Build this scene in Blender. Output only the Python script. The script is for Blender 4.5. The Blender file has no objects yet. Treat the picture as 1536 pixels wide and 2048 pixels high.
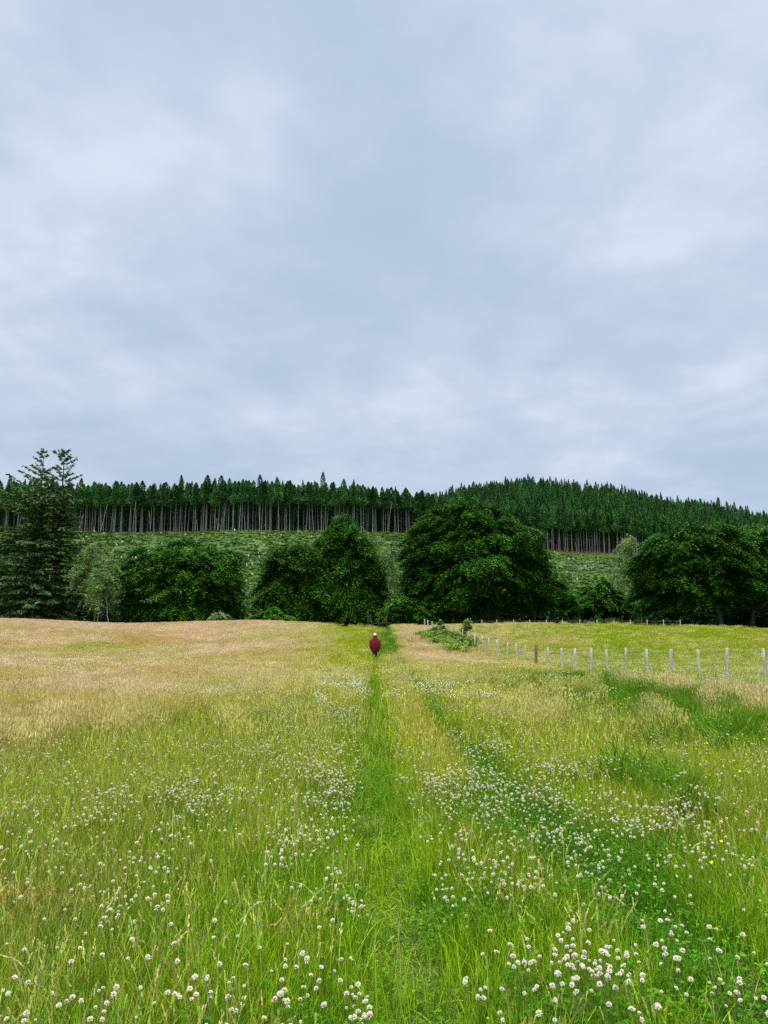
import bpy, math, random
import numpy as np
from mathutils import Vector, Matrix

# ------------------------------------------------------------------ camera, sky, sun, exposure
SC = bpy.context.scene
COL = SC.collection
R = math.radians
F = 1538.0                      # focal length in photo pixels (1536 x 2048)
PITCH = math.atan((1258.0 - 1024.0) / F)
CAMZ = 1.5
cp, sp = math.cos(PITCH), math.sin(PITCH)

cam_d = bpy.data.cameras.new("camera")
cam = bpy.data.objects.new("camera", cam_d)
COL.objects.link(cam)
cam.location = (0, 0, CAMZ)
cam.rotation_euler = (R(90) + PITCH, 0, 0)
cam_d.sensor_fit = 'VERTICAL'
cam_d.sensor_height = 36.0
cam_d.sensor_width = 27.0
cam_d.lens = 36.0 * F / 2048.0
cam_d.clip_start = 0.05
cam_d.clip_end = 6000
SC.camera = cam

SUN_EL, SUN_AZ = R(58), R(205)       # azimuth clockwise from north (+y)
CLOUD_GAIN = 1.0


def ray_slope(row):
    dy = F * cp - (1024.0 - row) * sp
    return (F * sp + (1024.0 - row) * cp) / dy, dy


def build_world():
    w = bpy.data.worlds.new("World")
    SC.world = w
    w.use_nodes = True
    nt = w.node_tree
    nt.nodes.clear()
    N, L = nt.nodes.new, nt.links.new
    out = N('ShaderNodeOutputWorld')
    sky = N('ShaderNodeTexSky')
    sky.sky_type = 'NISHITA'
    sky.sun_disc = False
    sky.sun_elevation = SUN_EL
    sky.sun_rotation = SUN_AZ
    b1 = N('ShaderNodeBackground')
    b1.inputs[1].default_value = 0.08
    L(sky.outputs[0], b1.inputs[0])
    geo = N('ShaderNodeNewGeometry')
    nrm = N('ShaderNodeVectorMath'); nrm.operation = 'SCALE'
    nrm.inputs['Scale'].default_value = -1.0
    L(geo.outputs['Incoming'], nrm.inputs[0])
    sep = N('ShaderNodeSeparateXYZ')
    L(nrm.outputs[0], sep.inputs[0])

    def math_(op, a, b=None, c=None, clamp=False):
        m = N('ShaderNodeMath'); m.operation = op; m.use_clamp = clamp
        for i, v in enumerate((a, b, c)):
            if v is None:
                continue
            if isinstance(v, (int, float)):
                m.inputs[i].default_value = v
            else:
                L(v, m.inputs[i])
        return m.outputs[0]
    zc = math_('MAXIMUM', sep.outputs[2], 0.0)
    den = math_('ADD', zc, 0.22)
    px = math_('DIVIDE', sep.outputs[0], den)
    py = math_('DIVIDE', sep.outputs[1], den)
    comb = N('ShaderNodeCombineXYZ')
    L(px, comb.inputs[0]); L(py, comb.inputs[1])

    def noise(scale, detail, rough, off, dist=0.0):
        mp = N('ShaderNodeMapping')
        mp.inputs['Location'].default_value = off
        L(comb.outputs[0], mp.inputs[0])
        n = N('ShaderNodeTexNoise')
        n.inputs['Scale'].default_value = scale
        n.inputs['Detail'].default_value = detail
        n.inputs['Roughness'].default_value = rough
        n.inputs['Distortion'].default_value = dist
        L(mp.outputs[0], n.inputs['Vector'])
        return n.outputs['Fac']
    big = noise(0.95, 3, 0.5, (3.1, 0.4, 0), 0.3)
    mid = noise(2.5, 5, 0.55, (7.3, 2.0, 0), 0.25)
    fin = noise(7.0, 4, 0.5, (1.3, 5.0, 0))
    s = math_('MULTIPLY', big, 0.52)
    s = math_('MULTIPLY_ADD', mid, 0.44, s)
    s = math_('MULTIPLY_ADD', fin, 0.19, s)
    s = math_('SUBTRACT', s, 0.035)
    # brighter breaks and heavier banks in the cloud layer
    for (c_, r_, rad_, amp) in ((90, 500, .16, .10), (190, 330, .12, .05), (480, 230, .16, .05), (900, 260, .14, .05), (250, 790, .25, .03), (560, 470, .22, -.02), (760, 780, .2, .05), (250, 610, .2, -.02), (1380, 900, .3, .02), (1250, 520, .2, .04)):
        t_, dy_ = ray_slope(r_)
        v_ = Vector(((c_ - 768) / dy_, 1.0, t_)).normalized()
        vd = N('ShaderNodeVectorMath'); vd.operation = 'DISTANCE'
        L(comb.outputs[0], vd.inputs[0]); vd.inputs[1].default_value = (v_.x / (v_.z + .22), v_.y / (v_.z + .22), 0)
        b_ = math_('DIVIDE', vd.outputs['Value'], rad_ * 1.6)
        b_ = math_('SUBTRACT', 1.0, b_, None, True)
        b_ = math_('MULTIPLY', b_, b_)
        b_ = math_('MULTIPLY', b_, mid)
        s = math_('MULTIPLY_ADD', b_, amp * 2.0, s)
    ramp = N('ShaderNodeValToRGB')
    cr = ramp.color_ramp
    cr.interpolation = 'B_SPLINE'
    cr.elements[0].position = 0.38; cr.elements[0].color = (0.385, 0.48, 0.62, 1)
    cr.elements[1].position = 0.67; cr.elements[1].color = (0.61, 0.67, 0.785, 1)
    e = cr.elements.new(0.50); e.color = (0.42, 0.515, 0.66, 1)
    e = cr.elements.new(0.60); e.color = (0.52, 0.588, 0.715, 1)
    L(s, ramp.inputs[0])
    # an overcast sky is about three times brighter overhead than at the horizon
    hi = math_('SUBTRACT', sep.outputs[2], 0.70)
    hi = math_('DIVIDE', hi, 0.30, None, True)
    gain = math_('MULTIPLY_ADD', hi, 6.5, 1.0)
    low = math_('MULTIPLY', sep.outputs[2], 0.10)
    gain = math_('ADD', gain, low)
    gain = math_('MULTIPLY', gain, CLOUD_GAIN)
    b2 = N('ShaderNodeBackground')
    wm = N('ShaderNodeMix'); wm.data_type = 'RGBA'
    L(hi, wm.inputs[0]); L(ramp.outputs[0], wm.inputs[6]); wm.inputs[7].default_value = (0.66, 0.66, 0.64, 1)
    L(wm.outputs[2], b2.inputs[0])
    L(gain, b2.inputs[1])
    mix = N('ShaderNodeMixShader')
    mix.inputs[0].default_value = 0.94
    L(b1.outputs[0], mix.inputs[1]); L(b2.outputs[0], mix.inputs[2])
    L(mix.outputs[0], out.inputs[0])
    w.cycles.sampling_method = 'MANUAL'
    w.cycles.sample_map_resolution = 512


build_world()
sun_d = bpy.data.lights.new("sun", 'SUN')
sun_d.energy = 1.5
sun_d.angle = R(14)
sun_d.color = (1.0, 0.95, 0.86)
sun = bpy.data.objects.new("sun", sun_d)
COL.objects.link(sun)
sdir = Vector((math.sin(SUN_AZ) * math.cos(SUN_EL), math.cos(SUN_AZ) * math.cos(SUN_EL), math.sin(SUN_EL)))
sun.rotation_euler = sdir.to_track_quat('Z', 'Y').to_euler()

vs = SC.view_settings
vs.view_transform = 'Standard'
vs.look = 'None'
vs.exposure = 0.22
vs.gamma = 1.0
vs.use_curve_mapping = False
SC.cycles.max_bounces = 6
SC.cycles.diffuse_bounces = 3
SC.cycles.glossy_bounces = 1
SC.cycles.transmission_bounces = 3
SC.cycles.transparent_max_bounces = 4
SC.cycles.use_denoising = False

rng = np.random.default_rng(7)
random.seed(7)


# ------------------------------------------------------------------ pixel <-> world
def P(c, r, Y):
    t, dy = ray_slope(r)
    return np.array(((c - 768.0) / dy * Y, Y, CAMZ + t * Y))


def project(x, y, z):
    y = np.maximum(y, 0.3)
    dz = z - CAMZ
    zf = y * cp + dz * sp
    up = -y * sp + dz * cp
    return 768.0 + F * x / zf, 1024.0 - F * up / zf


# ------------------------------------------------------------------ noise
def _hash(ix, iy, seed):
    h = (ix.astype(np.int64) * 374761393 + iy.astype(np.int64) * 668265263 + seed * 1274126177) & 0x7fffffff
    h = ((h ^ (h >> 13)) * 1274126177) & 0x7fffffff
    return ((h ^ (h >> 16)) & 0xffff) / 65535.0


def vnoise(x, y, s, seed=0):
    x = np.asarray(x, float) / s; y = np.asarray(y, float) / s
    ix = np.floor(x); iy = np.floor(y)
    fx = x - ix; fy = y - iy
    fx = fx * fx * (3 - 2 * fx); fy = fy * fy * (3 - 2 * fy)
    a = _hash(ix, iy, seed); b = _hash(ix + 1, iy, seed)
    c = _hash(ix, iy + 1, seed); d = _hash(ix + 1, iy + 1, seed)
    return (a * (1 - fx) + b * fx) * (1 - fy) + (c * (1 - fx) + d * fx) * fy


def fnoise(x, y, s, seed=0):
    return 0.55 * vnoise(x, y, s, seed) + 0.3 * vnoise(x, y, s * 0.47, seed + 11) + 0.15 * vnoise(x, y, s * 0.21, seed + 23)


def sstep(a, b, v):
    t = np.clip((v - a) / (b - a), 0, 1)
    return t * t * (3 - 2 * t)


def gauss(u, v, cu, cv, su, sv, rot=0.0):
    du, dv = u - cu, v - cv
    if rot:
        c_, s_ = math.cos(rot), math.sin(rot)
        du, dv = du * c_ + dv * s_, -du * s_ + dv * c_
    return np.exp(-0.5 * ((du / su) ** 2 + (dv / sv) ** 2))


# ------------------------------------------------------------------ terrain
KC = np.array([-900, 0, 250, 500, 770, 950, 1060, 1200, 1390, 1536, 2200], float)
CREST = np.array([2.4, 2.2, 1.65, 1.95, 1.45, 1.75, 1.9, 1.9, 1.65, 1.35, .7])
ST = [
    (-3000, np.full(11, 0.0)), (0, np.full(11, 0.0)), (12, np.full(11, -0.05)), (26, np.full(11, -0.28)), (40, np.full(11, -0.66)),
    (48, np.full(11, -0.74)), (57, np.full(11, -0.42)), (65, 0.22 * CREST - 0.2), (75, 0.55 * CREST),
    (88, CREST), (96, CREST - 0.7), (110, CREST - 1.3), (125, CREST - 0.6),
    (160, np.array([7, 7, 7, 7, 7, 7, 6.5, 6, 6, 6, 6.0])),
    (220, np.array([17, 17, 17, 17, 17, 16, 15, 14, 13, 12, 12.0])),
    (280, np.array([29, 30, 29, 30, 29, 26, 24, 22, 20, 19, 18.0])),
    (330, np.array([40, 43.5, 42, 44, 42, 37, 34, 31, 28, 26, 24.0])),
    (380, np.array([46, 48, 47, 48, 47, 43, 41, 38, 33, 31, 30.0])),
    (450, np.array([48, 49, 49, 49, 51, 62, 64, 60, 52, 48, 45.0])),
    (560, np.array([46, 46, 46, 46, 52, 83, 88, 84, 72, 67, 60.0])),
    (700, np.array([40, 40, 40, 40, 44, 66, 70, 70, 60, 55, 50.0])),
    (1500, np.full(11, 15.0)), (4500, np.full(11, 0.0)),
]
STY = np.array([s[0] for s in ST], float)
STZ = np.array([s[1] for s in ST])


def zg(x, y):
    x = np.asarray(x, float); y = np.asarray(y, float)
    shp = np.broadcast(x, y).shape
    x = np.broadcast_to(x, shp).ravel(); y = np.broadcast_to(y, shp).ravel()
    c = 768 + F * x / np.maximum(y, 45.0)
    c = np.clip(c, KC[0], KC[-1])
    k = np.clip(np.searchsorted(KC, c) - 1, 0, len(KC) - 2)
    f = (c - KC[k]) / (KC[k + 1] - KC[k])
    f = f * f * (3 - 2 * f)
    j = np.clip(np.searchsorted(STY, y) - 1, 0, len(STY) - 2)
    g = np.clip((y - STY[j]) / (STY[j + 1] - STY[j]), 0, 1)
    # Catmull-Rom along the distance so the slopes have no creases
    def col(jj):
        jj = np.clip(jj, 0, len(STY) - 1)
        return STZ[jj, k] * (1 - f) + STZ[jj, k + 1] * f
    z0, z1, z2, z3 = col(j - 1), col(j), col(j + 1), col(j + 2)
    y0 = STY[np.clip(j - 1, 0, None)]; y1 = STY[j]; y2 = STY[j + 1]; y3 = STY[np.clip(j + 2, None, len(STY) - 1)]
    m1 = np.where(y2 > y0, (z2 - z0) / np.maximum(y2 - y0, 1), 0) * (y2 - y1)
    m2 = np.where(y3 > y1, (z3 - z1) / np.maximum(y3 - y1, 1), 0) * (y2 - y1)
    z = (2 * g**3 - 3 * g**2 + 1) * z1 + (g**3 - 2 * g**2 + g) * m1 + (-2 * g**3 + 3 * g**2) * z2 + (g**3 - g**2) * m2
    rough = sstep(4, 20, y) * 0.10 * (fnoise(x, y, 7.0, 5) - 0.5) + sstep(120, 200, y) * 2.2 * (fnoise(x, y, 40.0, 8) - 0.5)
    z = z + rough
    # tussocky ground on the right of the tracks
    z = z + 0.16 * sstep(2.5, 5.0, x) * (1 - sstep(30, 45, y)) * (vnoise(x, y, 1.5, 31) - 0.4) * sstep(5, 8, y)
    # the two worn wheel tracks
    for tr in (track_l, track_r):
        z = z - 0.035 * np.exp(-((x - tr(y)) / 0.2) ** 2) * (y > 0) * (y < 85)
    return z.reshape(shp)


def track_l(y):
    return np.interp(y, [0, 2.9, 4.2, 7, 13.5, 30, 50, 65, 82], [.2, .155, .08, -.04, -.11, -.35, -.62, -.1, .35])


def track_r(y):
    return np.interp(y, [0, 3.2, 4.5, 6, 8.3, 12.5, 18, 36, 60, 82], [1.2, 1.45, 1.38, 1.16, 1.06, .93, .95, 1.15, .9, .35])


def fence_x(y):
    return 12.62 - (y - 26.0) * 0.149


def edge_y(c):
    return np.interp(c, [-400, 0, 560, 620, 700, 950, 1100, 1600], [330, 330, 330, 345, 345, 360, 380, 395])


# ------------------------------------------------------------------ mesh helpers
def mesh_np(name, verts, faces, mats=(), mi=None, vc=None, smooth=False):
    """verts (N,3); faces (M,k) all with the same k, or a list of such arrays."""
    verts = np.asarray(verts, np.float32)
    if not isinstance(faces, list):
        faces = [faces]
    faces = [np.asarray(f, np.int32) for f in faces if len(f)]
    me = bpy.data.meshes.new(name)
    me.vertices.add(len(verts))
    me.vertices.foreach_set('co', verts.ravel())
    nl = sum(f.size for f in faces); nf = sum(len(f) for f in faces)
    me.loops.add(nl)
    me.loops.foreach_set('vertex_index', np.concatenate([f.ravel() for f in faces]))
    me.polygons.add(nf)
    tot = np.concatenate([np.full(len(f), f.shape[1], np.int32) for f in faces])
    st = np.concatenate(([0], np.cumsum(tot)[:-1])).astype(np.int32)
    me.polygons.foreach_set('loop_start', st)
    for m in mats:
        me.materials.append(m)
    if mi is not None:
        me.polygons.foreach_set('material_index', np.asarray(mi, np.int32))
    if smooth:
        me.polygons.foreach_set('use_smooth', np.ones(nf, bool))
    me.update(calc_edges=True)
    if vc is not None:
        a = me.attributes.new('vc', 'FLOAT_COLOR', 'POINT')
        vc = np.asarray(vc, np.float32)
        if vc.shape[1] == 3:
            vc = np.concatenate([vc, np.ones((len(vc), 1), np.float32)], 1)
        a.data.foreach_set('color', vc.ravel())
    return me


class MB:
    """collects pieces and builds them as one mesh"""
    def __init__(s):
        s.v, s.f, s.c, s.n, s.m = [], [], [], 0, []

    def add(s, v, f, c=None, m=0):
        v = np.asarray(v, float).reshape(-1, 3); f = np.asarray(f, np.int64)
        s.v.append(v); s.f.append(f + s.n); s.n += len(v); s.m.append(np.full(len(f), m))
        if c is None:
            c = np.ones((len(v), 3))
        c = np.asarray(c, float)
        if c.ndim == 1:
            c = np.tile(c, (len(v), 1))
        s.c.append(c)

    def tube(s, pts, radii, n=6, c=None, m=0, cap=True):
        pts = np.asarray(pts, float)
        radii = np.broadcast_to(np.asarray(radii, float), (len(pts),))
        tan = np.gradient(pts, axis=0)
        tan /= np.linalg.norm(tan, axis=1)[:, None] + 1e-9
        ref = np.array([0, 0, 1.0]) if abs(tan[0][2]) < 0.9 else np.array([1.0, 0, 0])
        V = []
        for p, t, r in zip(pts, tan, radii):
            a = np.cross(t, ref); a /= np.linalg.norm(a) + 1e-9
            b = np.cross(t, a)
            ang = np.arange(n) * 2 * math.pi / n
            V.append(p + r * (np.cos(ang)[:, None] * a + np.sin(ang)[:, None] * b))
        V = np.concatenate(V)
        fs = []
        for k in range(len(pts) - 1):
            for i in range(n):
                j = (i + 1) % n
                fs.append((k * n + i, k * n + j, (k + 1) * n + j, (k + 1) * n + i))
        if cap:
            V = np.concatenate([V, [pts[0]], [pts[-1]]])
            a, b = len(V) - 2, len(V) - 1
            o = (len(pts) - 1) * n
            for i in range(0, n, 1):
                j = (i + 1) % n
                fs.append((a, j, i, a)); fs.append((b, o + i, o + j, b))
            fq = [f for f in fs if len(set(f)) == 4]
            ft = [f[:3] for f in fs if len(set(f)) == 3]
            s.add(V, fq, c, m)
            if ft:
                s.f.append(np.asarray(ft) + s.n - len(V)); s.m.append(np.full(len(ft), m))
            return
        s.add(V, fs, c, m)

    def mesh(s, name, mats, smooth=False):
        q = [f for f in s.f if f.shape[1] == 4]; t = [f for f in s.f if f.shape[1] == 3]
        mq = [m for f, m in zip(s.f, s.m) if f.shape[1] == 4]; mt = [m for f, m in zip(s.f, s.m) if f.shape[1] == 3]
        F_ = []; M_ = []
        if q:
            F_.append(np.concatenate(q)); M_ += mq
        if t:
            F_.append(np.concatenate(t)); M_ += mt
        return mesh_np(name, np.concatenate(s.v), F_, mats, np.concatenate(M_), np.concatenate(s.c), smooth)


def link(name, me, parent=None, loc=None):
    o = bpy.data.objects.new(name, me)
    COL.objects.link(o)
    if parent:
        o.parent = parent
    if loc is not None:
        o.location = loc
    return o


def tag(o, label=None, cat=None, group=None, kind=None):
    if label: o['label'] = label
    if cat: o['category'] = cat
    if group: o['group'] = group
    if kind: o['kind'] = kind
    return o


def thing(name, loc, label, cat, group=None, rotz=0.0):
    o = bpy.data.objects.new(name, None)
    o.empty_display_size = 0.2
    COL.objects.link(o)
    o.location = loc
    o.rotation_euler = (0, 0, rotz)
    return tag(o, label, cat, group)


def quads(centers, ux, vx):
    """K quads from centre, half-axis u and half-axis v"""
    K = len(centers)
    V = np.stack([centers - ux - vx, centers + ux - vx, centers + ux + vx, centers - ux + vx], 1).reshape(-1, 3)
    Fq = np.arange(4 * K).reshape(K, 4)
    return V, Fq


def unit(v):
    return v / (np.linalg.norm(v, axis=-1, keepdims=True) + 1e-9)


# ------------------------------------------------------------------ materials
def mat_plant(name, base=(0.1, 0.2, 0.03), inst=False, transl=0.3, rough=0.6, spec=0.08, noise_s=None, noise_amt=0.4, objrand=0.0):
    m = bpy.data.materials.new(name)
    m.use_nodes = True
    nt = m.node_tree
    nt.nodes.clear()
    N, L = nt.nodes.new, nt.links.new
    out = N('ShaderNodeOutputMaterial')
    vc = N('ShaderNodeAttribute'); vc.attribute_name = 'vc'
    if inst:
        a = N('ShaderNodeAttribute'); a.attribute_type = 'INSTANCER'; a.attribute_name = 'tint'
        base_s = a.outputs['Color']
    else:
        rgb = N('ShaderNodeRGB'); rgb.outputs[0].default_value = (*base, 1)
        base_s = rgb.outputs[0]
    mx = N('ShaderNodeMix'); mx.data_type = 'RGBA'; mx.blend_type = 'MULTIPLY'
    mx.inputs[0].default_value = 1.0
    L(base_s, mx.inputs[6]); L(vc.outputs['Color'], mx.inputs[7])
    colr = mx.outputs[2]
    if noise_s or objrand:
        mul = None
        if noise_s:
            g = N('ShaderNodeNewGeometry')
            n = N('ShaderNodeTexNoise'); n.inputs['Scale'].default_value = noise_s; n.inputs['Detail'].default_value = 3
            L(g.outputs['Position'], n.inputs['Vector'])
            mr = N('ShaderNodeMapRange')
            mr.inputs['From Min'].default_value = 0.3; mr.inputs['From Max'].default_value = 0.7
            mr.inputs['To Min'].default_value = 1 - noise_amt; mr.inputs['To Max'].default_value = 1 + noise_amt
            L(n.outputs['Fac'], mr.inputs['Value'])
            mul = mr.outputs[0]
        if objrand:
            oi = N('ShaderNodeObjectInfo')
            mr2 = N('ShaderNodeMapRange')
            mr2.inputs['To Min'].default_value = 1 - objrand; mr2.inputs['To Max'].default_value = 1 + objrand
            L(oi.outputs['Random'], mr2.inputs['Value'])
            if mul is None:
                mul = mr2.outputs[0]
            else:
                mm = N('ShaderNodeMath'); mm.operation = 'MULTIPLY'
                L(mul, mm.inputs[0]); L(mr2.outputs[0], mm.inputs[1]); mul = mm.outputs[0]
        vm = N('ShaderNodeVectorMath'); vm.operation = 'SCALE'
        L(colr, vm.inputs[0]); L(mul, vm.inputs['Scale'])
        colr = vm.outputs[0]
    p = N('ShaderNodeBsdfPrincipled')
    p.inputs['Roughness'].default_value = rough
    p.inputs['Specular IOR Level'].default_value = spec
    L(colr, p.inputs['Base Color'])
    if transl > 0:
        t = N('ShaderNodeBsdfTranslucent')
        L(colr, t.inputs['Color'])
        ms = N('ShaderNodeMixShader'); ms.inputs[0].default_value = transl
        L(p.outputs[0], ms.inputs[1]); L(t.outputs[0], ms.inputs[2])
        L(ms.outputs[0], out.inputs[0])
    else:
        L(p.outputs[0], out.inputs[0])
    return m


def mat_noise(name, cols, scale=3.0, rough=0.85, detail=6, bump=0.0, stretch=(1, 1, 1), obj=True, spec=0.2):
    m = bpy.data.materials.new(name)
    m.use_nodes = True
    nt = m.node_tree
    N, L = nt.nodes.new, nt.links.new
    p = nt.nodes['Principled BSDF']
    p.inputs['Roughness'].default_value = rough
    p.inputs['Specular IOR Level'].default_value = spec
    tc = N('ShaderNodeTexCoord')
    mp = N('ShaderNodeMapping'); mp.inputs['Scale'].default_value = stretch
    L(tc.outputs['Object' if obj else 'Generated'], mp.inputs[0])
    n = N('ShaderNodeTexNoise'); n.inputs['Scale'].default_value = scale; n.inputs['Detail'].default_value = detail
    n.inputs['Roughness'].default_value = 0.65
    L(mp.outputs[0], n.inputs['Vector'])
    cr = N('ShaderNodeValToRGB')
    k = len(cols)
    cr.color_ramp.elements[0].position = 0.32; cr.color_ramp.elements[0].color = (*cols[0], 1)
    cr.color_ramp.elements[1].position = 0.68; cr.color_ramp.elements[1].color = (*cols[-1], 1)
    for i in range(1, k - 1):
        e = cr.color_ramp.elements.new(0.32 + 0.36 * i / (k - 1)); e.color = (*cols[i], 1)
    L(n.outputs['Fac'], cr.inputs[0])
    L(cr.outputs[0], p.inputs['Base Color'])
    if bump:
        b = N('ShaderNodeBump'); b.inputs['Strength'].default_value = bump; b.inputs['Distance'].default_value = 0.02
        L(n.outputs['Fac'], b.inputs['Height']); L(b.outputs[0], p.inputs['Normal'])
    return m


M_grass = mat_plant('grass_blades', inst=True, transl=0.22, rough=0.6, spec=0.05)
M_flower = mat_plant('petals', base=(0.93, 0.89, 0.74), transl=0.2, rough=0.7, spec=0.1)
M_stem = mat_plant('flower_stem', base=(0.14, 0.24, 0.05), transl=0.1)
M_beech = mat_plant('beech_leaves', base=(0.050, 0.150, 0.012), transl=0.22, rough=0.5, spec=0.10, noise_s=0.35, noise_amt=0.35, objrand=.16)
M_conif = mat_plant('plantation_needles', base=(0.085, 0.205, 0.062), transl=0.1, rough=0.7, spec=0.05, objrand=0.5)
M_spruce = mat_plant('spruce_needles', base=(0.095, 0.16, 0.05), transl=0.05, rough=0.7, spec=0.06, noise_s=0.5, noise_amt=0.3)
M_birch = mat_plant('birch_leaves', base=(0.19, 0.27, 0.09), transl=0.3, rough=0.55)
M_bramble = mat_plant('bramble_leaves', base=(0.18, 0.285, 0.045), transl=0.25, rough=0.5, noise_s=0.8, noise_amt=0.3)
M_under = mat_plant('undergrowth_leaves', inst=True, transl=0.2, rough=0.6)
M_bark = mat_noise('beech_bark', [(0.05, 0.05, 0.04), (0.12, 0.12, 0.10)], 3, 0.9, stretch=(1, 1, 0.3))
M_pbark = mat_noise('pale_conifer_bark', [(0.20, 0.21, 0.20), (0.42, 0.43, 0.41)], 2, 0.9, stretch=(1, 1, 0.25))
M_snag = mat_noise('bleached_wood', [(0.2, 0.18, 0.15), (0.36, 0.33, 0.29)], 2, 0.9, stretch=(1, 1, 0.25))
M_bbark = mat_noise('birch_bark', [(0.2, 0.2, 0.17), (0.5, 0.5, 0.45)], 3, 0.8, stretch=(1, 1, 0.4))
M_post = mat_noise('weathered_post_wood', [(0.26, 0.23, 0.18), (0.54, 0.49, 0.41), (0.74, 0.69, 0.6)], 5, 0.85, stretch=(3, 3, 0.5), bump=0.5)
M_oldpost = mat_noise('old_brown_post_wood', [(0.09, 0.065, 0.04), (0.22, 0.17, 0.11)], 6, 0.9, stretch=(3, 3, 0.6), bump=0.6)
M_wire = mat_noise('galvanised_wire', [(0.35, 0.35, 0.33), (0.55, 0.55, 0.52)], 20, 0.5)
M_darkwood = mat_noise('dark_gate_wood', [(0.03, 0.028, 0.024), (0.09, 0.085, 0.075)], 6, 0.9, stretch=(3, 3, 0.6))


def mat_ground():
    m = bpy.data.materials.new('meadow_soil_and_thatch')
    m.use_nodes = True
    nt = m.node_tree
    N, L = nt.nodes.new, nt.links.new
    p = nt.nodes['Principled BSDF']
    p.inputs['Roughness'].default_value = 0.95
    p.inputs['Specular IOR Level'].default_value = 0.1
    g = N('ShaderNodeNewGeometry')
    sepp = N('ShaderNodeSeparateXYZ'); L(g.outputs['Position'], sepp.inputs[0])

    def noise(s, d, r=0.6):
        n = N('ShaderNodeTexNoise'); n.inputs['Scale'].default_value = s; n.inputs['Detail'].default_value = d
        n.inputs['Roughness'].default_value = r
        L(g.outputs['Position'], n.inputs['Vector']); return n.outputs['Fac']

    def ramp(src, stops):
        c = N('ShaderNodeValToRGB')
        c.color_ramp.elements[0].position = stops[0][0]; c.color_ramp.elements[0].color = (*stops[0][1], 1)
        c.color_ramp.elements[1].position = stops[-1][0]; c.color_ramp.elements[1].color = (*stops[-1][1], 1)
        for q, cc in stops[1:-1]:
            e = c.color_ramp.elements.new(q); e.color = (*cc, 1)
        L(src, c.inputs[0]); return c.outputs[0]
    near = ramp(noise(9, 8), [(0.35, (0.028, 0.045, 0.012)), (0.55, (0.06, 0.09, 0.022)), (0.7, (0.12, 0.11, 0.05))])
    slope = ramp(noise(0.16, 9, 0.72), [(0.36, (0.022, 0.045, 0.012)), (0.47, (0.05, 0.095, 0.025)), (0.56, (0.085, 0.14, 0.035)), (0.66, (0.11, 0.16, 0.05))])
    mr = N('ShaderNodeMapRange')
    mr.inputs['From Min'].default_value = 100; mr.inputs['From Max'].default_value = 125
    L(sepp.outputs[1], mr.inputs['Value'])
    mx = N('ShaderNodeMix'); mx.data_type = 'RGBA'
    L(mr.outputs[0], mx.inputs[0]); L(near, mx.inputs[6]); L(slope, mx.inputs[7])
    # needle litter under the plantation, from its front edge back
    litter = ramp(noise(0.5, 5), [(0.4, (0.05, 0.032, 0.02)), (0.7, (0.13, 0.085, 0.055))])
    mr2 = N('ShaderNodeMapRange')
    mr2.inputs['From Min'].default_value = 322; mr2.inputs['From Max'].default_value = 336
    nn = N('ShaderNodeMath'); nn.operation = 'MULTIPLY_ADD'
    L(noise(0.06, 3), nn.inputs[0]); nn.inputs[1].default_value = 24; nn.inputs[2].default_value = -12
    ad = N('ShaderNodeMath'); ad.operation = 'ADD'
    L(nn.outputs[0], ad.inputs[0]); L(sepp.outputs[1], ad.inputs[1])
    # the edge swings back to the right
    dx = N('ShaderNodeMath'); dx.operation = 'MULTIPLY_ADD'; dx.inputs[1].default_value = -0.55; dx.inputs[2].default_value = 5
    mxx = N('ShaderNodeMath'); mxx.operation = 'MAXIMUM'; mxx.inputs[1].default_value = -20
    L(sepp.outputs[0], mxx.inputs[0]); L(mxx.outputs[0], dx.inputs[0])
    dn = N('ShaderNodeMath'); dn.operation = 'MINIMUM'; dn.inputs[1].default_value = 0
    L(dx.outputs[0], dn.inputs[0])
    ad2 = N('ShaderNodeMath'); ad2.operation = 'ADD'
    L(ad.outputs[0], ad2.inputs[0]); L(dn.outputs[0], ad2.inputs[1])
    L(ad2.outputs[0], mr2.inputs['Value'])
    mx2 = N('ShaderNodeMix'); mx2.data_type = 'RGBA'
    L(mr2.outputs[0], mx2.inputs[0]); L(mx.outputs[2], mx2.inputs[6]); L(litter, mx2.inputs[7])
    L(mx2.outputs[2], p.inputs['Base Color'])
    b = N('ShaderNodeBump'); b.inputs['Strength'].default_value = 0.6; b.inputs['Distance'].default_value = 0.6
    L(noise(0.5, 8, 0.7), b.inputs['Height'])
    L(b.outputs[0], p.inputs['Normal'])
    return m


# ------------------------------------------------------------------ ground sheet
def build_ground():
    def axis(parts):
        a = [np.arange(lo, hi, st) for lo, hi, st in parts]
        return np.unique(np.round(np.concatenate(a + [[parts[-1][1]]]), 3))
    ys = axis([(-900, -60, 120), (-60, -4, 8), (-4, 14, 0.35), (14, 60, 1.0), (60, 130, 1.6), (130, 620, 5), (620, 1500, 40), (1500, 4500, 300)])
    xr = axis([(0, 5, 0.35), (5, 70, 1.3), (70, 420, 7), (420, 3000, 150)])
    xs = np.unique(np.concatenate([-xr, xr]))
    X, Y = np.meshgrid(xs, ys)
    Z = zg(X, Y)
    V = np.stack([X, Y, Z], -1).reshape(-1, 3)
    nx, ny = len(xs), len(ys)
    i = np.arange(ny - 1)[:, None] * nx + np.arange(nx - 1)[None, :]
    Fq = np.stack([i, i + 1, i + nx + 1, i + nx], -1).reshape(-1, 4)
    o = link('ground', mesh_np('ground', V, Fq, [mat_ground()], smooth=True))
    tag(o, kind='structure')


build_ground()


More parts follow.
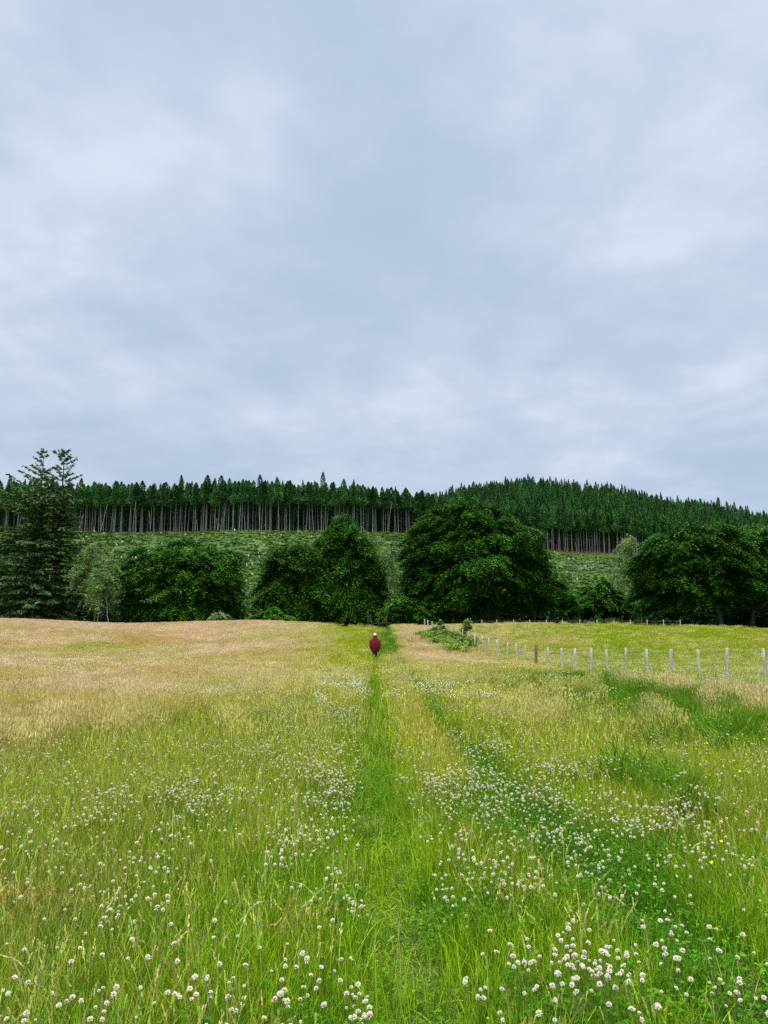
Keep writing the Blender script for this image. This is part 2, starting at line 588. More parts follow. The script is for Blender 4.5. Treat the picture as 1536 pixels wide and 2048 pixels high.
# ------------------------------------------------------------------ instancing for what nobody could count
def scatter(name, protos, pts, rot, scl, idx, tint, kind='stuff', label=None, cat=None):
    pc = bpy.data.collections.new(name + '_pieces')
    for i, me in enumerate(protos):
        po = bpy.data.objects.new('%s_piece.%03d' % (name, i), me)
        pc.objects.link(po)
    n = len(pts)
    me = bpy.data.meshes.new(name)
    me.vertices.add(n)
    me.vertices.foreach_set('co', np.asarray(pts, np.float32).ravel())
    a = me.attributes.new('rot', 'FLOAT_VECTOR', 'POINT'); a.data.foreach_set('vector', np.asarray(rot, np.float32).ravel())
    a = me.attributes.new('scl', 'FLOAT_VECTOR', 'POINT'); a.data.foreach_set('vector', np.asarray(scl, np.float32).ravel())
    a = me.attributes.new('idx', 'INT', 'POINT'); a.data.foreach_set('value', np.asarray(idx, np.int32))
    tt = np.concatenate([np.asarray(tint, np.float32), np.ones((n, 1), np.float32)], 1)
    a = me.attributes.new('tint', 'FLOAT_COLOR', 'POINT'); a.data.foreach_set('color', tt.ravel())
    o = link(name, me)
    ng = bpy.data.node_groups.new(name + '_scatter', 'GeometryNodeTree')
    ng.interface.new_socket('Geometry', in_out='INPUT', socket_type='NodeSocketGeometry')
    ng.interface.new_socket('Geometry', in_out='OUTPUT', socket_type='NodeSocketGeometry')
    N, L = ng.nodes.new, ng.links.new
    gi, go = N('NodeGroupInput'), N('NodeGroupOutput')
    ci = N('GeometryNodeCollectionInfo')
    ci.inputs['Collection'].default_value = pc
    ci.inputs['Separate Children'].default_value = True
    ci.inputs['Reset Children'].default_value = True
    ip = N('GeometryNodeInstanceOnPoints')
    ip.inputs['Pick Instance'].default_value = True
    mp = N('GeometryNodeMeshToPoints')
    L(gi.outputs[0], mp.inputs['Mesh'])
    L(mp.outputs[0], ip.inputs['Points'])
    L(ci.outputs[0], ip.inputs['Instance'])

    def attr(nm, ty):
        x = N('GeometryNodeInputNamedAttribute'); x.data_type = ty
        x.inputs['Name'].default_value = nm
        return x.outputs['Attribute']
    L(attr('idx', 'INT'), ip.inputs['Instance Index'])
    e2r = N('FunctionNodeEulerToRotation')
    L(attr('rot', 'FLOAT_VECTOR'), e2r.inputs[0])
    L(e2r.outputs[0], ip.inputs['Rotation'])
    L(attr('scl', 'FLOAT_VECTOR'), ip.inputs['Scale'])
    L(ip.outputs[0], go.inputs[0])
    md = o.modifiers.new('scatter', 'NODES')
    md.node_group = ng
    tag(o, label, cat, None, kind)
    return o


# ------------------------------------------------------------------ grass pieces
def blades(K, hmin, hmax, w, bend, spread, g, S=3, lean=0.15, var=0.25, taper=True):
    base = np.zeros((K, 3))
    ang = g.uniform(0, 2 * math.pi, K); rr = spread * np.sqrt(g.uniform(0, 1, K))
    base[:, 0] = rr * np.cos(ang); base[:, 1] = rr * np.sin(ang)
    h = g.uniform(hmin, hmax, K)
    th = g.uniform(0, 2 * math.pi, K)
    d = np.stack([np.cos(th), np.sin(th), np.zeros(K)], 1)
    wd = g.uniform(0, 2 * math.pi, K)
    side = np.stack([np.cos(wd), np.sin(wd), np.zeros(K)], 1)
    bd = np.abs(g.normal(0, bend, K)) + bend * 0.3
    ln = g.normal(0, lean, K)
    ww = w * g.uniform(0.6, 1.3, K)
    V = np.zeros((K, S + 1, 2, 3))
    for s in range(S + 1):
        t = s / S
        a = bd * t * 1.6
        p = base + d * (h * (ln * t + bd * t * t))[:, None]
        p[:, 2] += -0.02 + h * t * (1 - 0.35 * np.minimum(bd, 1.2) * t * t)
        hw = ww * 0.5 * ((1 - t ** 2.2) if taper else 1.0) + 0.0003
        V[:, s, 0] = p - side * hw[:, None]
        V[:, s, 1] = p + side * hw[:, None]
    i = np.arange(K)[:, None] * (2 * (S + 1)) + np.arange(S)[None, :] * 2
    Fq = np.stack([i, i + 1, i + 3, i + 2], -1).reshape(-1, 4)
    sh = g.normal(1.0, var, K).clip(0.3, 2.0)
    hue = g.normal(0, 0.12, K)
    c = np.stack([sh * (1 + hue), sh, sh * (1 - hue)], 1)
    dry = g.uniform(0, 1, K) < .10
    c[dry] = c[dry] * [1.9, 1.25, 2.2]
    C = np.repeat(c[:, None, :], 2 * (S + 1), 1).reshape(-1, 3)
    return V.reshape(-1, 3), Fq, C


def clump(name, K, hmin, hmax, w, bend, spread, g, S=3, lean=0.15, var=0.25, extra=None):
    mb = MB()
    v, f, c = blades(K, hmin, hmax, w, bend, spread, g, S, lean, var)
    mb.add(v, f, c)
    if extra:
        extra(mb)
    return mb.mesh(name, [M_grass])


def seed_stems(mb, K, hmin, hmax, g, spread, head='plume', stem_w=0.0016, head_w=0.012, head_l=0.08, bend=0.25, hc=(1, 1, 1), sc=(0.9, 1.05, 0.8)):
    """upright or arching flowering stems, each with a seed head made of small husks"""
    for k in range(K):
        h = g.uniform(hmin, hmax)
        a = g.uniform(0, 6.283); r = spread * math.sqrt(g.uniform())
        b = np.array([r * math.cos(a), r * math.sin(a), -0.02])
        th = g.uniform(0, 6.283); d = np.array([math.cos(th), math.sin(th), 0])
        bd = abs(g.normal(0, bend)) + 0.03
        n = 7
        ts = np.linspace(0, 1, n)
        if head == 'arch':
            bend_a = bd * 2.2
            pts = [b]
            for t in ts[1:]:
                ang = min(bend_a * t ** 2.2 * 2.0, 2.5)
                pts.append(pts[-1] + h / (n - 1) * (math.cos(ang) * np.array([0, 0, 1.0]) + math.sin(ang) * d))
            pts = np.array(pts)
        else:
            pts = b + np.outer(ts * h, [0, 0, 1.0]) + np.outer(bd * h * ts ** 2, d)
        s0 = np.array([-d[1], d[0], 0]) if g.uniform() < 0.7 else d
        V = np.concatenate([pts - s0 * stem_w, pts + s0 * stem_w])
        i = np.arange(n - 1)
        mb.add(V, np.stack([i, i + 1, i + 1 + n, i + n], 1), np.array(sc) * g.uniform(0.8, 1.2))
        # husks along the top of the stem
        nh = 16 if head != 'arch' else 24
        hl = head_l * g.uniform(0.7, 1.3)
        L_ = h
        t0 = max(1 - hl / L_, 0.3)
        tt = g.uniform(t0, 1.0, nh)
        cen = np.stack([np.interp(tt, ts, pts[:, q]) for q in range(3)], 1)
        tn = unit(np.gradient(pts, axis=0))
        tg = unit(np.stack([np.interp(tt, ts, tn[:, q]) for q in range(3)], 1))
        rel = (tt - t0) / (1 - t0)
        wid = head_w * (1 - rel * 0.6) * (1.0 if head == 'plume' else 0.45)
        off = unit(g.normal(0, 1, (nh, 3))) * wid[:, None] * g.uniform(0.1, 1, (nh, 1))
        cen = cen + off
        ax = unit(tg + off * 20) * (0.007 if head == 'plume' else 0.0055)
        sx = unit(np.cross(ax, g.normal(0, 1, (nh, 3)))) * 0.0022
        v, f = quads(cen, sx, ax)
        mb.add(v, f, np.repeat((np.array(hc)[None] * g.normal(1.0, 0.15, (nh, 1)).clip(.6, 1.5)), 4, 0))


def build_pieces():
    g = np.random.default_rng(21)
    P_ = []
    # 0-3 near leafy grass
    for i in range(4):
        P_.append(clump('grass_clump', 105, 0.06, 0.27, 0.0030, 0.20, 0.13, g, 4, 0.14, 0.42))
    # 4-5 middle distance
    for i in range(2):
        P_.append(clump('grass_clump_mid', 100, 0.08, 0.32, 0.0060, 0.20, 0.24, g, 3, 0.14, 0.45))
    # 6-7 far
    for i in range(2):
        P_.append(clump('grass_clump_far', 90, 0.10, 0.34, 0.014, 0.22, 0.5, g, 2, 0.14, 0.45))
    # 8-9 short grass of the worn track
    for i in range(2):
        P_.append(clump('short_grass', 120, 0.02, 0.085, 0.0032, 0.9, 0.13, g, 3, 0.6, 0.35))
    # 10-12 fine seed plumes, near
    for i in range(3):
        mb = MB(); seed_stems(mb, 6, 0.22, 0.42, g, 0.13, 'plume', 0.0010, 0.012, 0.07)
        P_.append(mb.mesh('seed_plumes', [M_grass]))
    # 13-14 arching pale stems
    for i in range(2):
        mb = MB(); seed_stems(mb, 2, 0.36, 0.56, g, 0.12, 'arch', 0.0012, 0.008, 0.13, bend=0.55, sc=(0.85, 0.95, 0.7))
        P_.append(mb.mesh('arching_stems', [M_grass]))
    # 15-16 seed plumes far: fewer, wider husks
    for i in range(2):
        mb = MB()
        v, f, c = blades(26, 0.32, 0.5, 0.006, 0.2, 0.38, g, 2, 0.12, 0.2); mb.add(v, f, c * 0.9)
        K = 120
        a = g.uniform(0, 6.283, K); r = 0.42 * np.sqrt(g.uniform(0, 1, K))
        cen = np.stack([r * np.cos(a), r * np.sin(a), g.uniform(0.30, 0.52, K)], 1)
        ax = unit(g.normal(0, .3, (K, 3)) + [0, 0, 1]) * 0.022
        sx = unit(np.cross(ax, g.normal(0, 1, (K, 3)))) * 0.009
        v, f = quads(cen, sx, ax); mb.add(v, f, np.repeat(g.normal(1.05, .2, (K, 1)) * np.ones((1, 3)), 4, 0))
        P_.append(mb.mesh('seed_plumes_far', [M_grass]))
    # 17-18 tall broad tussock
    for i in range(2):
        P_.append(clump('tussock', 110, 0.25, 0.6, 0.0065, 0.42, 0.16, g, 4, 0.2))
    # 19-20 clover leaf carpet
    for i in range(2):
        mb = MB()
        K = 44
        a = g.uniform(0, 6.283, K); r = 0.15 * np.sqrt(g.uniform(0, 1, K))
        c0 = np.stack([r * np.cos(a), r * np.sin(a), g.uniform(0.05, 0.16, K)], 1)
        for k in range(K):
            up = unit(np.array([g.normal(0, .35), g.normal(0, .35), 1.0]))
            th = g.uniform(0, 6.283); sz = g.uniform(0.0045, 0.0085)
            sh = g.normal(1, .2)
            for q in range(3):
                t2 = th + q * 2.094
                d = np.array([math.cos(t2), math.sin(t2), 0]); d = unit(d - up * d.dot(up)); s = np.cross(up, d)
                o = c0[k]
                ring = [o + s * sz * .15, o + d * sz * .7 + s * sz * .75, o + d * sz * 1.5 + s * sz * .55 , o + d * sz * 1.4, o + d * sz * 1.5 - s * sz * .55, o + d * sz * .7 - s * sz * .75]
                mb.add(ring, [(0, 1, 2, 3), (0, 3, 4, 5)], np.array([1, 1, 1.0]) * sh)
            b = c0[k] * [0.7, 0.7, 0]; b[2] = -0.01
            s = np.array([.0008, 0, 0])
            mb.add([b - s, b + s, c0[k] + s, c0[k] - s], [(0, 1, 2, 3)], (1, 1, .9))
        P_.append(mb.mesh('clover_carpet', [M_grass]))
    # 21-23 slender pale spikes standing in the green grass, near; 24 the same in the middle distance
    for i in range(3):
        mb = MB(); seed_stems(mb, 6, 0.20, 0.36, g, 0.14, 'spike', 0.0010, 0.007, 0.045)
        P_.append(mb.mesh('pale_spikes', [M_grass]))
    mb = MB(); seed_stems(mb, 14, 0.24, 0.38, g, 0.26, 'spike', 0.0022, 0.016, 0.06)
    P_.append(mb.mesh('pale_spikes_mid', [M_grass]))
    return P_


def wedge(y0, y1, sp_, g, margin=0.8, xmul=0.55):
    """jittered grid over the part of the field the camera could see, with a margin to either side"""
    out = []
    ys = np.arange(y0, y1, sp_)
    for y in ys:
        hw = y * xmul + margin
        xs = np.arange(-hw, hw, sp_)
        out.append(np.stack([xs, np.full(len(xs), y)], 1))
    p = np.concatenate(out)
    p += g.uniform(-0.5, 0.5, p.shape) * sp_
    return p


CLOVER = [(1050, 1590, 90, 42, 1.3), (930, 1440, 55, 26, .8), (985, 1500, 50, 26, .8), (1230, 1680, 120, 34, 1.4), (1310, 1750, 110, 38, .9), (930, 1600, 45, 45, .8),
          (880, 1760, 60, 40, 1.1), (970, 1795, 50, 22, 1.0), (860, 1850, 40, 40, .6), (1080, 1940, 100, 24, 1.2), (1150, 1995, 100, 28, 1.0), (1420, 1850, 100, 60, .7),
          (1290, 1890, 80, 40, .8), (1480, 2020, 60, 30, .6), (690, 1580, 45, 36, 1.4), (640, 1640, 70, 50, .5), (700, 1490, 50, 60, .8), (730, 1400, 28, 45, .25),
          (600, 1750, 45, 14, 1.0), (680, 1790, 28, 30, 1.0), (640, 1900, 60, 80, .6), (540, 2015, 120, 28, 1.0), (380, 1610, 60, 26, .6), (780, 1560, 30, 60, .4),
          (860, 1385, 40, 22, .3), (600, 1450, 90, 40, .4), (250, 1800, 120, 60, .25), (800, 1650, 40, 40, .5), (1050, 1700, 80, 50, .4)]


def field(x, y):
    """what grows at a place of the meadow: colours and densities"""
    z = zg(x, y)
    u, v = project(x, y, z + 0.2)
    n1 = fnoise(x, y, 1.6, 1); n2 = fnoise(x, y, 5.0, 2); n3 = fnoise(x, y, 14.0, 3); n0 = fnoise(x, y, 0.6, 4)
    dl = np.abs(x - track_l(y)); dr = np.abs(x - track_r(y))
    wl = 0.20 + 0.0 * y
    fade_r = 0.85 + 0.15 * (1 - sstep(9, 16, y)) + 0.5 * sstep(30, 60, y)
    tl = np.exp(-(dl / (0.28 + .12 * sstep(12, 40, y))) ** 4)
    tr = np.exp(-(dr / (0.21 + .08 * (1 - sstep(5, 9, y)) + .20 * sstep(10, 26, y))) ** 4) * np.clip(fade_r, 0, 1)
    left = 1 - sstep(-0.4, 0.3, x + 0.0 * y)
    fx = fence_x(y)
    beyond = sstep(-0.2, 0.3, x - fx) * (y > 20)
    # tan seeding grass: left field, thickest far away, its near edge runs diagonally
    edge = 1325 + 160 * (1 - np.clip(u / 640, 0, 1.2)) + 90 * (n2 - 0.5)
    tan_l = (1 - sstep(-40, 90, v - edge)) * (1 - sstep(520, 715, u + 80 * (n2 - 0.5)))
    tan_l = np.maximum(tan_l, 0.6 * gauss(u, v, 30, 1520, 130, 70) * (n1 > 0.42))
    tan_l = np.maximum(tan_l, 0.75 * gauss(u, v, 40, 1790, 130, 45) * sstep(.35, .55, n1))
    tan_l = np.maximum(tan_l, 0.8 * gauss(u, v, 110, 1960, 150, 45) * sstep(.3, .5, n1))
    tan_r = gauss(u, v, 850, 1292, 50, 26, 0.5) + 0.8 * gauss(u, v, 950, 1325, 90, 14) + 0.2 * gauss(u, v, 1060, 1400, 60, 45)
    lush = sstep(2.2, 4.5, x) * (1 - beyond) * sstep(4.0, 6.5, y) * (1 - sstep(36, 46, y)) * sstep(0.46, 0.60, n1 * .6 + n2 * .4)
    lush = np.maximum(lush, np.clip(gauss(u, v, 1270, 1392, 60, 9) + gauss(u, v, 1400, 1440, 70, 14, .15) + gauss(u, v, 1510, 1460, 40, 14) + gauss(u, v, 1320, 1560, 45, 22) + .8 * gauss(u, v, 1400, 1345, 80, 8) + .6 * gauss(u, v, 1180, 1370, 60, 9), 0, 1) * (1 - beyond))
    gold = np.clip(gauss(u, v, 200, 1297, 70, 10) + gauss(u, v, 420, 1450, 130, 40) + .8 * gauss(u, v, 560, 1275, 80, 8) + .7 * gauss(u, v, 90, 1425, 90, 12) + .6 * sstep(.55, .66, n2) * (v > 1290), 0, 1)
    # pinkish band in front of the fence
    band = np.exp(-((x - (fx - 2.3)) / 1.3) ** 2) * sstep(22, 27, y) * (1 - sstep(42, 52, y))
    band2 = gauss(u, v, 1450, 1400, 110, 10, 0.12) + 0.6 * gauss(u, v, 1200, 1343, 110, 8, 0.25)
    tan_r = np.clip(np.maximum(tan_r, np.maximum(band * .15, band2 * .9)), 0, 1)
    tan_r = np.maximum(tan_r, 0.10 * (x > 1.8) * (y > 6) * sstep(0.54, 0.64, n1))
    tan_f = beyond * 0.30 * (1 - sstep(950, 1250, u)) + beyond * 0.10 * sstep(.5, .6, n2)
    tan_c = np.clip(tan_l * np.clip(-.25 + 2.3 * (n2 * .40 + n1 * .4 + n0 * .15) + .35 * sstep(1310, 1270, v), 0, 1) * (1 - .75 * gold) + tan_r * (0.5 + n1), 0, 1) * (1 - beyond) + tan_f
    tan_c = tan_c * (1 - lush * .8) * (1 - tl * .9) * (1 - tr * .7)
    # the wide green way up to the gate
    way = np.exp(-((x - 0.1) / 1.3) ** 4) * sstep(50, 62, y)
    tan_c = tan_c * (1 - 0.85 * way)
    # yellow-green versus fresh green
    yel = sstep(1780, 1430, v) * 0.75 + 0.35 * (n2 - 0.5) + 0.3 * (n1 - .5)
    yel += 0.35 * np.exp(-((x - 0.52) / 0.33) ** 2) * sstep(5, 9, y)
    yel = np.clip(yel, 0, 1) * (1 - 0.75 * tl * sstep(6, 9, y)) * (1 - 0.75 * tr) * (1 - 0.8 * lush)
    yel = np.where(beyond > .5, 0.45 + 0.35 * (n2 - .5) * 2 + 0.2 * (1 - sstep(1000, 1300, u)), yel)
    # clover
    cl = 0.10 + .10 * (x < 0)
    for (cu, cv, su, sv, am) in CLOVER:
        cl = cl + am * gauss(u, v, cu, cv, su, sv)
    cl = cl * (v > 1340) * (1 - .5 * sstep(600, 300, u) * sstep(1560, 1480, v))
    cl = np.clip(cl, 0, 1.25) * (.2 + .8 * sstep(0.36, 0.56, n1 * .5 + n0 * .5))
    bands = 1.2 * gauss(u, v, 130, 1345, 170, 13, -0.12) + 1.0 * gauss(u, v, 260, 1385, 90, 12, 0.1) + 0.8 * gauss(u, v, 320, 1290, 90, 5) \
        + 0.7 * gauss(u, v, 60, 1330, 90, 10) + 0.5 * gauss(u, v, 120, 1440, 130, 22) + 0.5 * gauss(u, v, 470, 1400, 50, 10)
    cl = np.maximum(cl, np.clip(bands, 0, 1.2) * sstep(.34, .56, n1))
    cl = cl * (1 - 0.93 * np.exp(-(dl / 0.17) ** 4) * 1.0) * (1 - beyond) * (1 - .6 * np.exp(-(dr / 0.13) ** 4))
    return dict(z=z, u=u, v=v, tan=np.clip(tan_c, 0, 1), yel=yel, clover=np.clip(cl, 0, 1.2), tl=tl, tr=tr, lush=lush,
                beyond=beyond, way=way, n1=n1, n2=n2, n0=n0, band=np.clip(band2, 0, 1))


GREEN = np.array([0.235, 0.385, 0.012]); DEEP = np.array([0.088, 0.235, 0.011]); YEL = np.array([0.44, 0.49, 0.028])
STRAW = np.array([0.60, 0.48, 0.20]); PINK = np.array([0.72, 0.53, 0.32]); RUST = np.array([0.44, 0.29, 0.08])


def build_grass():
    g = np.random.default_rng(5)
    pieces = build_pieces()
    pts, rot, scl, idx, tint = [], [], [], [], []

    def put(x, y, z, ids, s, sz, col):
        n = len(x)
        if not n:
            return
        pts.append(np.stack([x, y, z], 1))
        rot.append(np.stack([g.normal(0, .05, n), g.normal(0, .05, n), g.uniform(0, 6.283, n)], 1))
        scl.append(np.stack([s, s, sz], 1)); idx.append(ids); tint.append(col)

    for (y0, y1, sp_, base, nb) in ((0.6, 9, 0.098, 0, 4), (9, 26, 0.19, 4, 2), (26, 100, 0.42, 6, 2)):
        p = wedge(y0, y1, sp_, g, 2.0 if y0 < 20 else 4)
        x, y = p[:, 0], p[:, 1]
        q = field(x, y)
        n = len(x)
        yel = q['yel'][:, None]
        col = GREEN * (1 - yel) + YEL * yel
        ol = (.20 * sstep(-.5, -1.6, x) * (q['v'] > 1330))[:, None]
        col = col * (1 - ol) + np.array([.36, .35, .055]) * ol
        dk = np.clip(0.72 * q['lush'] + q['clover'] * 0.5 + q['tl'] * np.where(y < 6, .1, .5) + q['tr'] * 1.0 + .5 * q['way'] * (1 - q['tan']), 0, 1)[:, None]
        col = col * (1 - dk) + DEEP * 1.15 * dk
        tn = (q['tan'] * 0.5)[:, None]
        col = col * (1 - tn) + STRAW * 0.8 * tn
        col = col * g.normal(1, 0.10, (n, 1)).clip(.7, 1.4)
        dead = g.uniform(0, 1, n) < 0.02
        col[dead] = STRAW * np.array([.75, .9, .5])
        hs = 0.75 + 0.5 * q['n1'] + 0.45 * q['lush'] - 0.30 * np.clip(q['clover'], 0, 1) + 0.1 * q['tan'] - 0.2 * q['beyond']
        tr_ = np.maximum(q['tl'] * (1 - .3 * sstep(20, 40, y)), q['tr'] * .75)
        tr_ = tr_ * (1 - .4 * sstep(55, 65, y))
        short = g.uniform(0, 1, n) < tr_ * 0.95
        if base == 0:
            ids = g.integers(0, 4, n)
            ids[short] = g.integers(8, 10, short.sum())
        else:
            ids = base + g.integers(0, nb, n)
        fb_ = sstep(-6.5, -4.0, x - fence_x(y)) * (1 - sstep(.2, .8, x - fence_x(y))) * (y > 18) * (1 - sstep(50, 58, y))
        hs = hs * (1 - .6 * fb_) * (1 - .35 * np.exp(-((x - fence_x(y)) / .5) ** 2) * (y > 20)) * (1 - .4 * np.exp(-((x + .6) / .7) ** 2) * np.exp(-((y - 51.5) / 4.5) ** 2))
        hz = hs * g.uniform(.85, 1.15, n)
        if base:
            hz[short] *= 0.38
        else:
            hz[short] = 1.0
        put(x, y, q['z'], ids, np.full(n, 1.0) * g.uniform(.9, 1.15, n), hz, col)
        if base == 0:
            # clover leaves fill in below
            k = (g.uniform(0, 1, n) < np.clip(q['clover'] * .55 + q['tl'] * .12 + q['tr'] * .5 + .02, 0, 1))
            cc = DEEP * np.array([1.0, 1.05, 1.0])
            put(x[k] + g.uniform(-.05, .05, k.sum()), y[k], q['z'][k] - np.where(short[k], .045, 0), g.integers(19, 21, k.sum()), np.ones(k.sum()), np.ones(k.sum()) * .95,
                np.tile(cc, (k.sum(), 1)) * g.normal(1, .15, (k.sum(), 1)))
    # ---- seeding grass
    for (y0, y1, sp_) in ((1.6, 9, 0.13), (9, 26, 0.21), (26, 100, 0.40)):
        p = wedge(y0, y1, sp_, g, 1.0 if y0 < 20 else 3)
        x, y = p[:, 0], p[:, 1]
        q = field(x, y)
        n = len(x)
        dens = q['tan'] * 1.0 + 0.03 * (1 - q['tl']) * (1 - q['tr']) * (1 - q['way'])
        if y0 < 9:
            dens = q['tan'] * 1.3 + 0.12 * (1 - q['tl']) * (1 - q['tr']) * (1 - q['clover'] * .6) * (0.4 + q['n1'])
        k = g.uniform(0, 1, n) < dens
        m = k.sum()
        pk = sstep(.40, .62, fnoise(x, y, 4.0, 77) + 0.12 * (q['v'] < 1300) + .25 * q['band'])[k][:, None]
        rs = sstep(.5, .68, fnoise(x, y, 3.0, 78))[k][:, None] * (1 - q['band'][k][:, None]) * (q['v'][k] > 1275)[:, None]
        col = STRAW * (1 - pk) + PINK * pk
        col = col * (1 - .75 * rs) + RUST * 1.3 * .75 * rs
        lowt = (1 - q['tan'][k])[:, None]
        col = col * (1 - lowt * .5) + YEL * 1.05 * lowt * .5
        col = col * g.normal(1, .12, (m, 1)).clip(.6, 1.4)
        ids = g.integers(10, 13, m) if y0 < 20 and y0 < 9 else g.integers(15, 17, m)
        s = np.ones(m) * (0.5 if y0 == 9 else 1.0) if y0 >= 9 else np.ones(m)
        fb_ = (sstep(-6.5, -4.0, x - fence_x(y)) * (1 - sstep(.2, .8, x - fence_x(y))) * (y > 18) * (1 - sstep(50, 58, y)))[k]
        sz = g.uniform(.75, 1.15, m) * (1 - .2 * (y0 < 9)) * (1 - .6 * fb_) - .25 * q['beyond'][k]
        put(x[k], y[k], q['z'][k], ids, s, sz, col)
    # ---- pale spikes
    for (y0, y1, sp_, ids_) in ((1.6, 9, 0.15, (21, 24)), (9, 30, 0.34, (24, 25))):
        p = wedge(y0, y1, sp_, g, 1.0)
        x, y = p[:, 0], p[:, 1]
        q = field(x, y)
        k = g.uniform(0, 1, len(x)) < (.45 + .6 * q['n1'] * q['yel'] + .5 * (x < -.5)) * (1 - q['tl']) * (1 - q['tr']) * (1 - .6 * q['lush'])
        m = k.sum()
        col = np.array([.50, .50, .13]) * g.normal(1, .2, (m, 1)).clip(.5, 1.5) * (1 + g.normal(0, .08, (m, 3)))
        put(x[k], y[k], q['z'][k], g.integers(ids_[0], ids_[1], m), np.ones(m), g.uniform(.75, 1.15, m), col)
    # ---- arching stems scattered in front, most on the left
    n = 330
    y = g.uniform(2.0, 12, n) ** 1.0; x = g.uniform(-1, 1, n) * (y * .55 + .5)
    q = field(x, y)
    k = g.uniform(0, 1, n) < (1 - q['tl']) * (1 - q['tr']) * np.where(x < -.3, .9, .3)
    m = k.sum()
    put(x[k], y[k], q['z'][k], g.integers(13, 15, m), np.ones(m), g.uniform(.6, 1.0, m), np.array([.50, .46, .20]) * g.normal(1, .12, (m, 1)))
    # ---- tussocks on the right
    n = 5200
    y = g.uniform(4.5, 44, n); x = g.uniform(1.8, 16, n)
    q = field(x, y)
    k = (g.uniform(0, 1, n) < q['lush'] * 1.1 + .03) & (x < fence_x(y) + .5) & (x < y * .55 + 1.5)
    m = k.sum()
    fbt = (sstep(-6.5, -4.0, x - fence_x(y)) * (y > 18))[k]
    col = (DEEP * .75 + GREEN * .15) * g.normal(1, .15, (m, 1)).clip(.6, 1.4)
    put(x[k], y[k], q['z'][k], g.integers(17, 19, m), g.uniform(.9, 1.8, m), g.uniform(.7, 1.25, m) * (1 - .62 * fbt), col)
    o = scatter('meadow_grass', pieces, np.concatenate(pts), np.concatenate(rot), np.concatenate(scl), np.concatenate(idx), np.concatenate(tint),
                label='long meadow grass with tan and pinkish seed heads and low clover leaves', cat='grass')
    print('grass instances', sum(len(p) for p in pts))


build_grass()


# ------------------------------------------------------------------ flowers
def clover_head(g, wilt=0.0, n=46, rad=0.0115):
    mb = MB()
    i = np.arange(n) + .5
    ph = np.arccos(1 - 1.62 * i / n); th = math.pi * (1 + 5 ** .5) * i
    d = np.stack([np.cos(th) * np.sin(ph), np.sin(th) * np.sin(ph), np.cos(ph)], 1)
    low = np.clip((0.25 - d[:, 2]) / 1.0, 0, 1)
    d = unit(d + g.normal(0, .10, d.shape) - np.array([0, 0, 1.0]) * (wilt * low)[:, None] * 1.6)
    Lp = rad * g.uniform(.85, 1.15, n)
    s = unit(np.cross(d, g.normal(0, 1, d.shape)))
    t = np.cross(d, s)
    base = d * (rad * .25)
    for ax in (s, t):
        w0 = ax * (rad * .10); w1 = ax * (rad * .24)
        tip = d * Lp[:, None]
        V = np.stack([base - w0, base + w0, tip * .8 + w1, tip - w1 * .0 + d * (rad * .1), tip * .8 - w1], 1).reshape(-1, 3)
        k = np.arange(n)[:, None] * 5
        wt = (wilt * (low > .15) * (g.uniform(0, 1, n) < .9))[:, None]
        wh = np.array([1, 1, 1.0]) * g.uniform(.88, 1.08, (n, 1))
        br = np.array([.62, .45, .30])
        tipc = wh * (1 - wt) + br * wt
        basec = tipc * np.array([.86, .80, .68])
        C = np.stack([basec, basec, tipc, tipc, tipc], 1).reshape(-1, 3)
        n0 = mb.n
        mb.add(V, np.concatenate([k + [0, 1, 2, 4]]), C)
        mb.f.append(np.concatenate([k + [4, 2, 3]]) + n0); mb.m.append(np.zeros(n, int))
    return mb


def flower_sets():
    g = np.random.default_rng(3)
    heads = []
    for i in range(6):
        heads.append(clover_head(g, [0, 0, .4, 0.2, 1, 1][i]).mesh('clover_head', [M_flower]))
    stems = []
    for i in range(3):
        mb = MB()
        t = np.linspace(0, 1, 5)[:, None]
        d = np.array([[g.normal(0, .03), g.normal(0, .03), 0]])
        pts = np.array([[0, 0, -.03]]) * (1 - t) + np.array([[0, 0, .25]]) * t + d * np.sin(t * math.pi)
        mb.tube(pts, 0.0011, 4, cap=False)
        stems.append(mb.mesh('clover_stem', [M_stem]))
    # one-piece versions for the far mass
    far = []
    for i in range(3):
        mb = MB()
        n = 50
        dd = unit(g.normal(0, 1, (n, 3)) + [0, 0, .5])
        s = unit(np.cross(dd, g.normal(0, 1, (n, 3)))) * .006; t = np.cross(dd, s / .006) * .006
        hc = np.stack([g.uniform(-.14, .14, 5), g.uniform(-.14, .14, 5), g.uniform(.22, .33, 5)], 1)[np.arange(n) % 5]
        v, f = quads(dd * .011 + hc, s, t)
        mb.add(v, f, np.repeat(g.uniform(.85, 1.1, (n, 1)) * np.array([[1, 1, 1.0]]) * (np.array([[.8, .68, .5]]) if i == 2 else 1), 4, 0))
        far.append(mb.mesh('far_clover_head', [M_grass]))
    return heads, stems, far


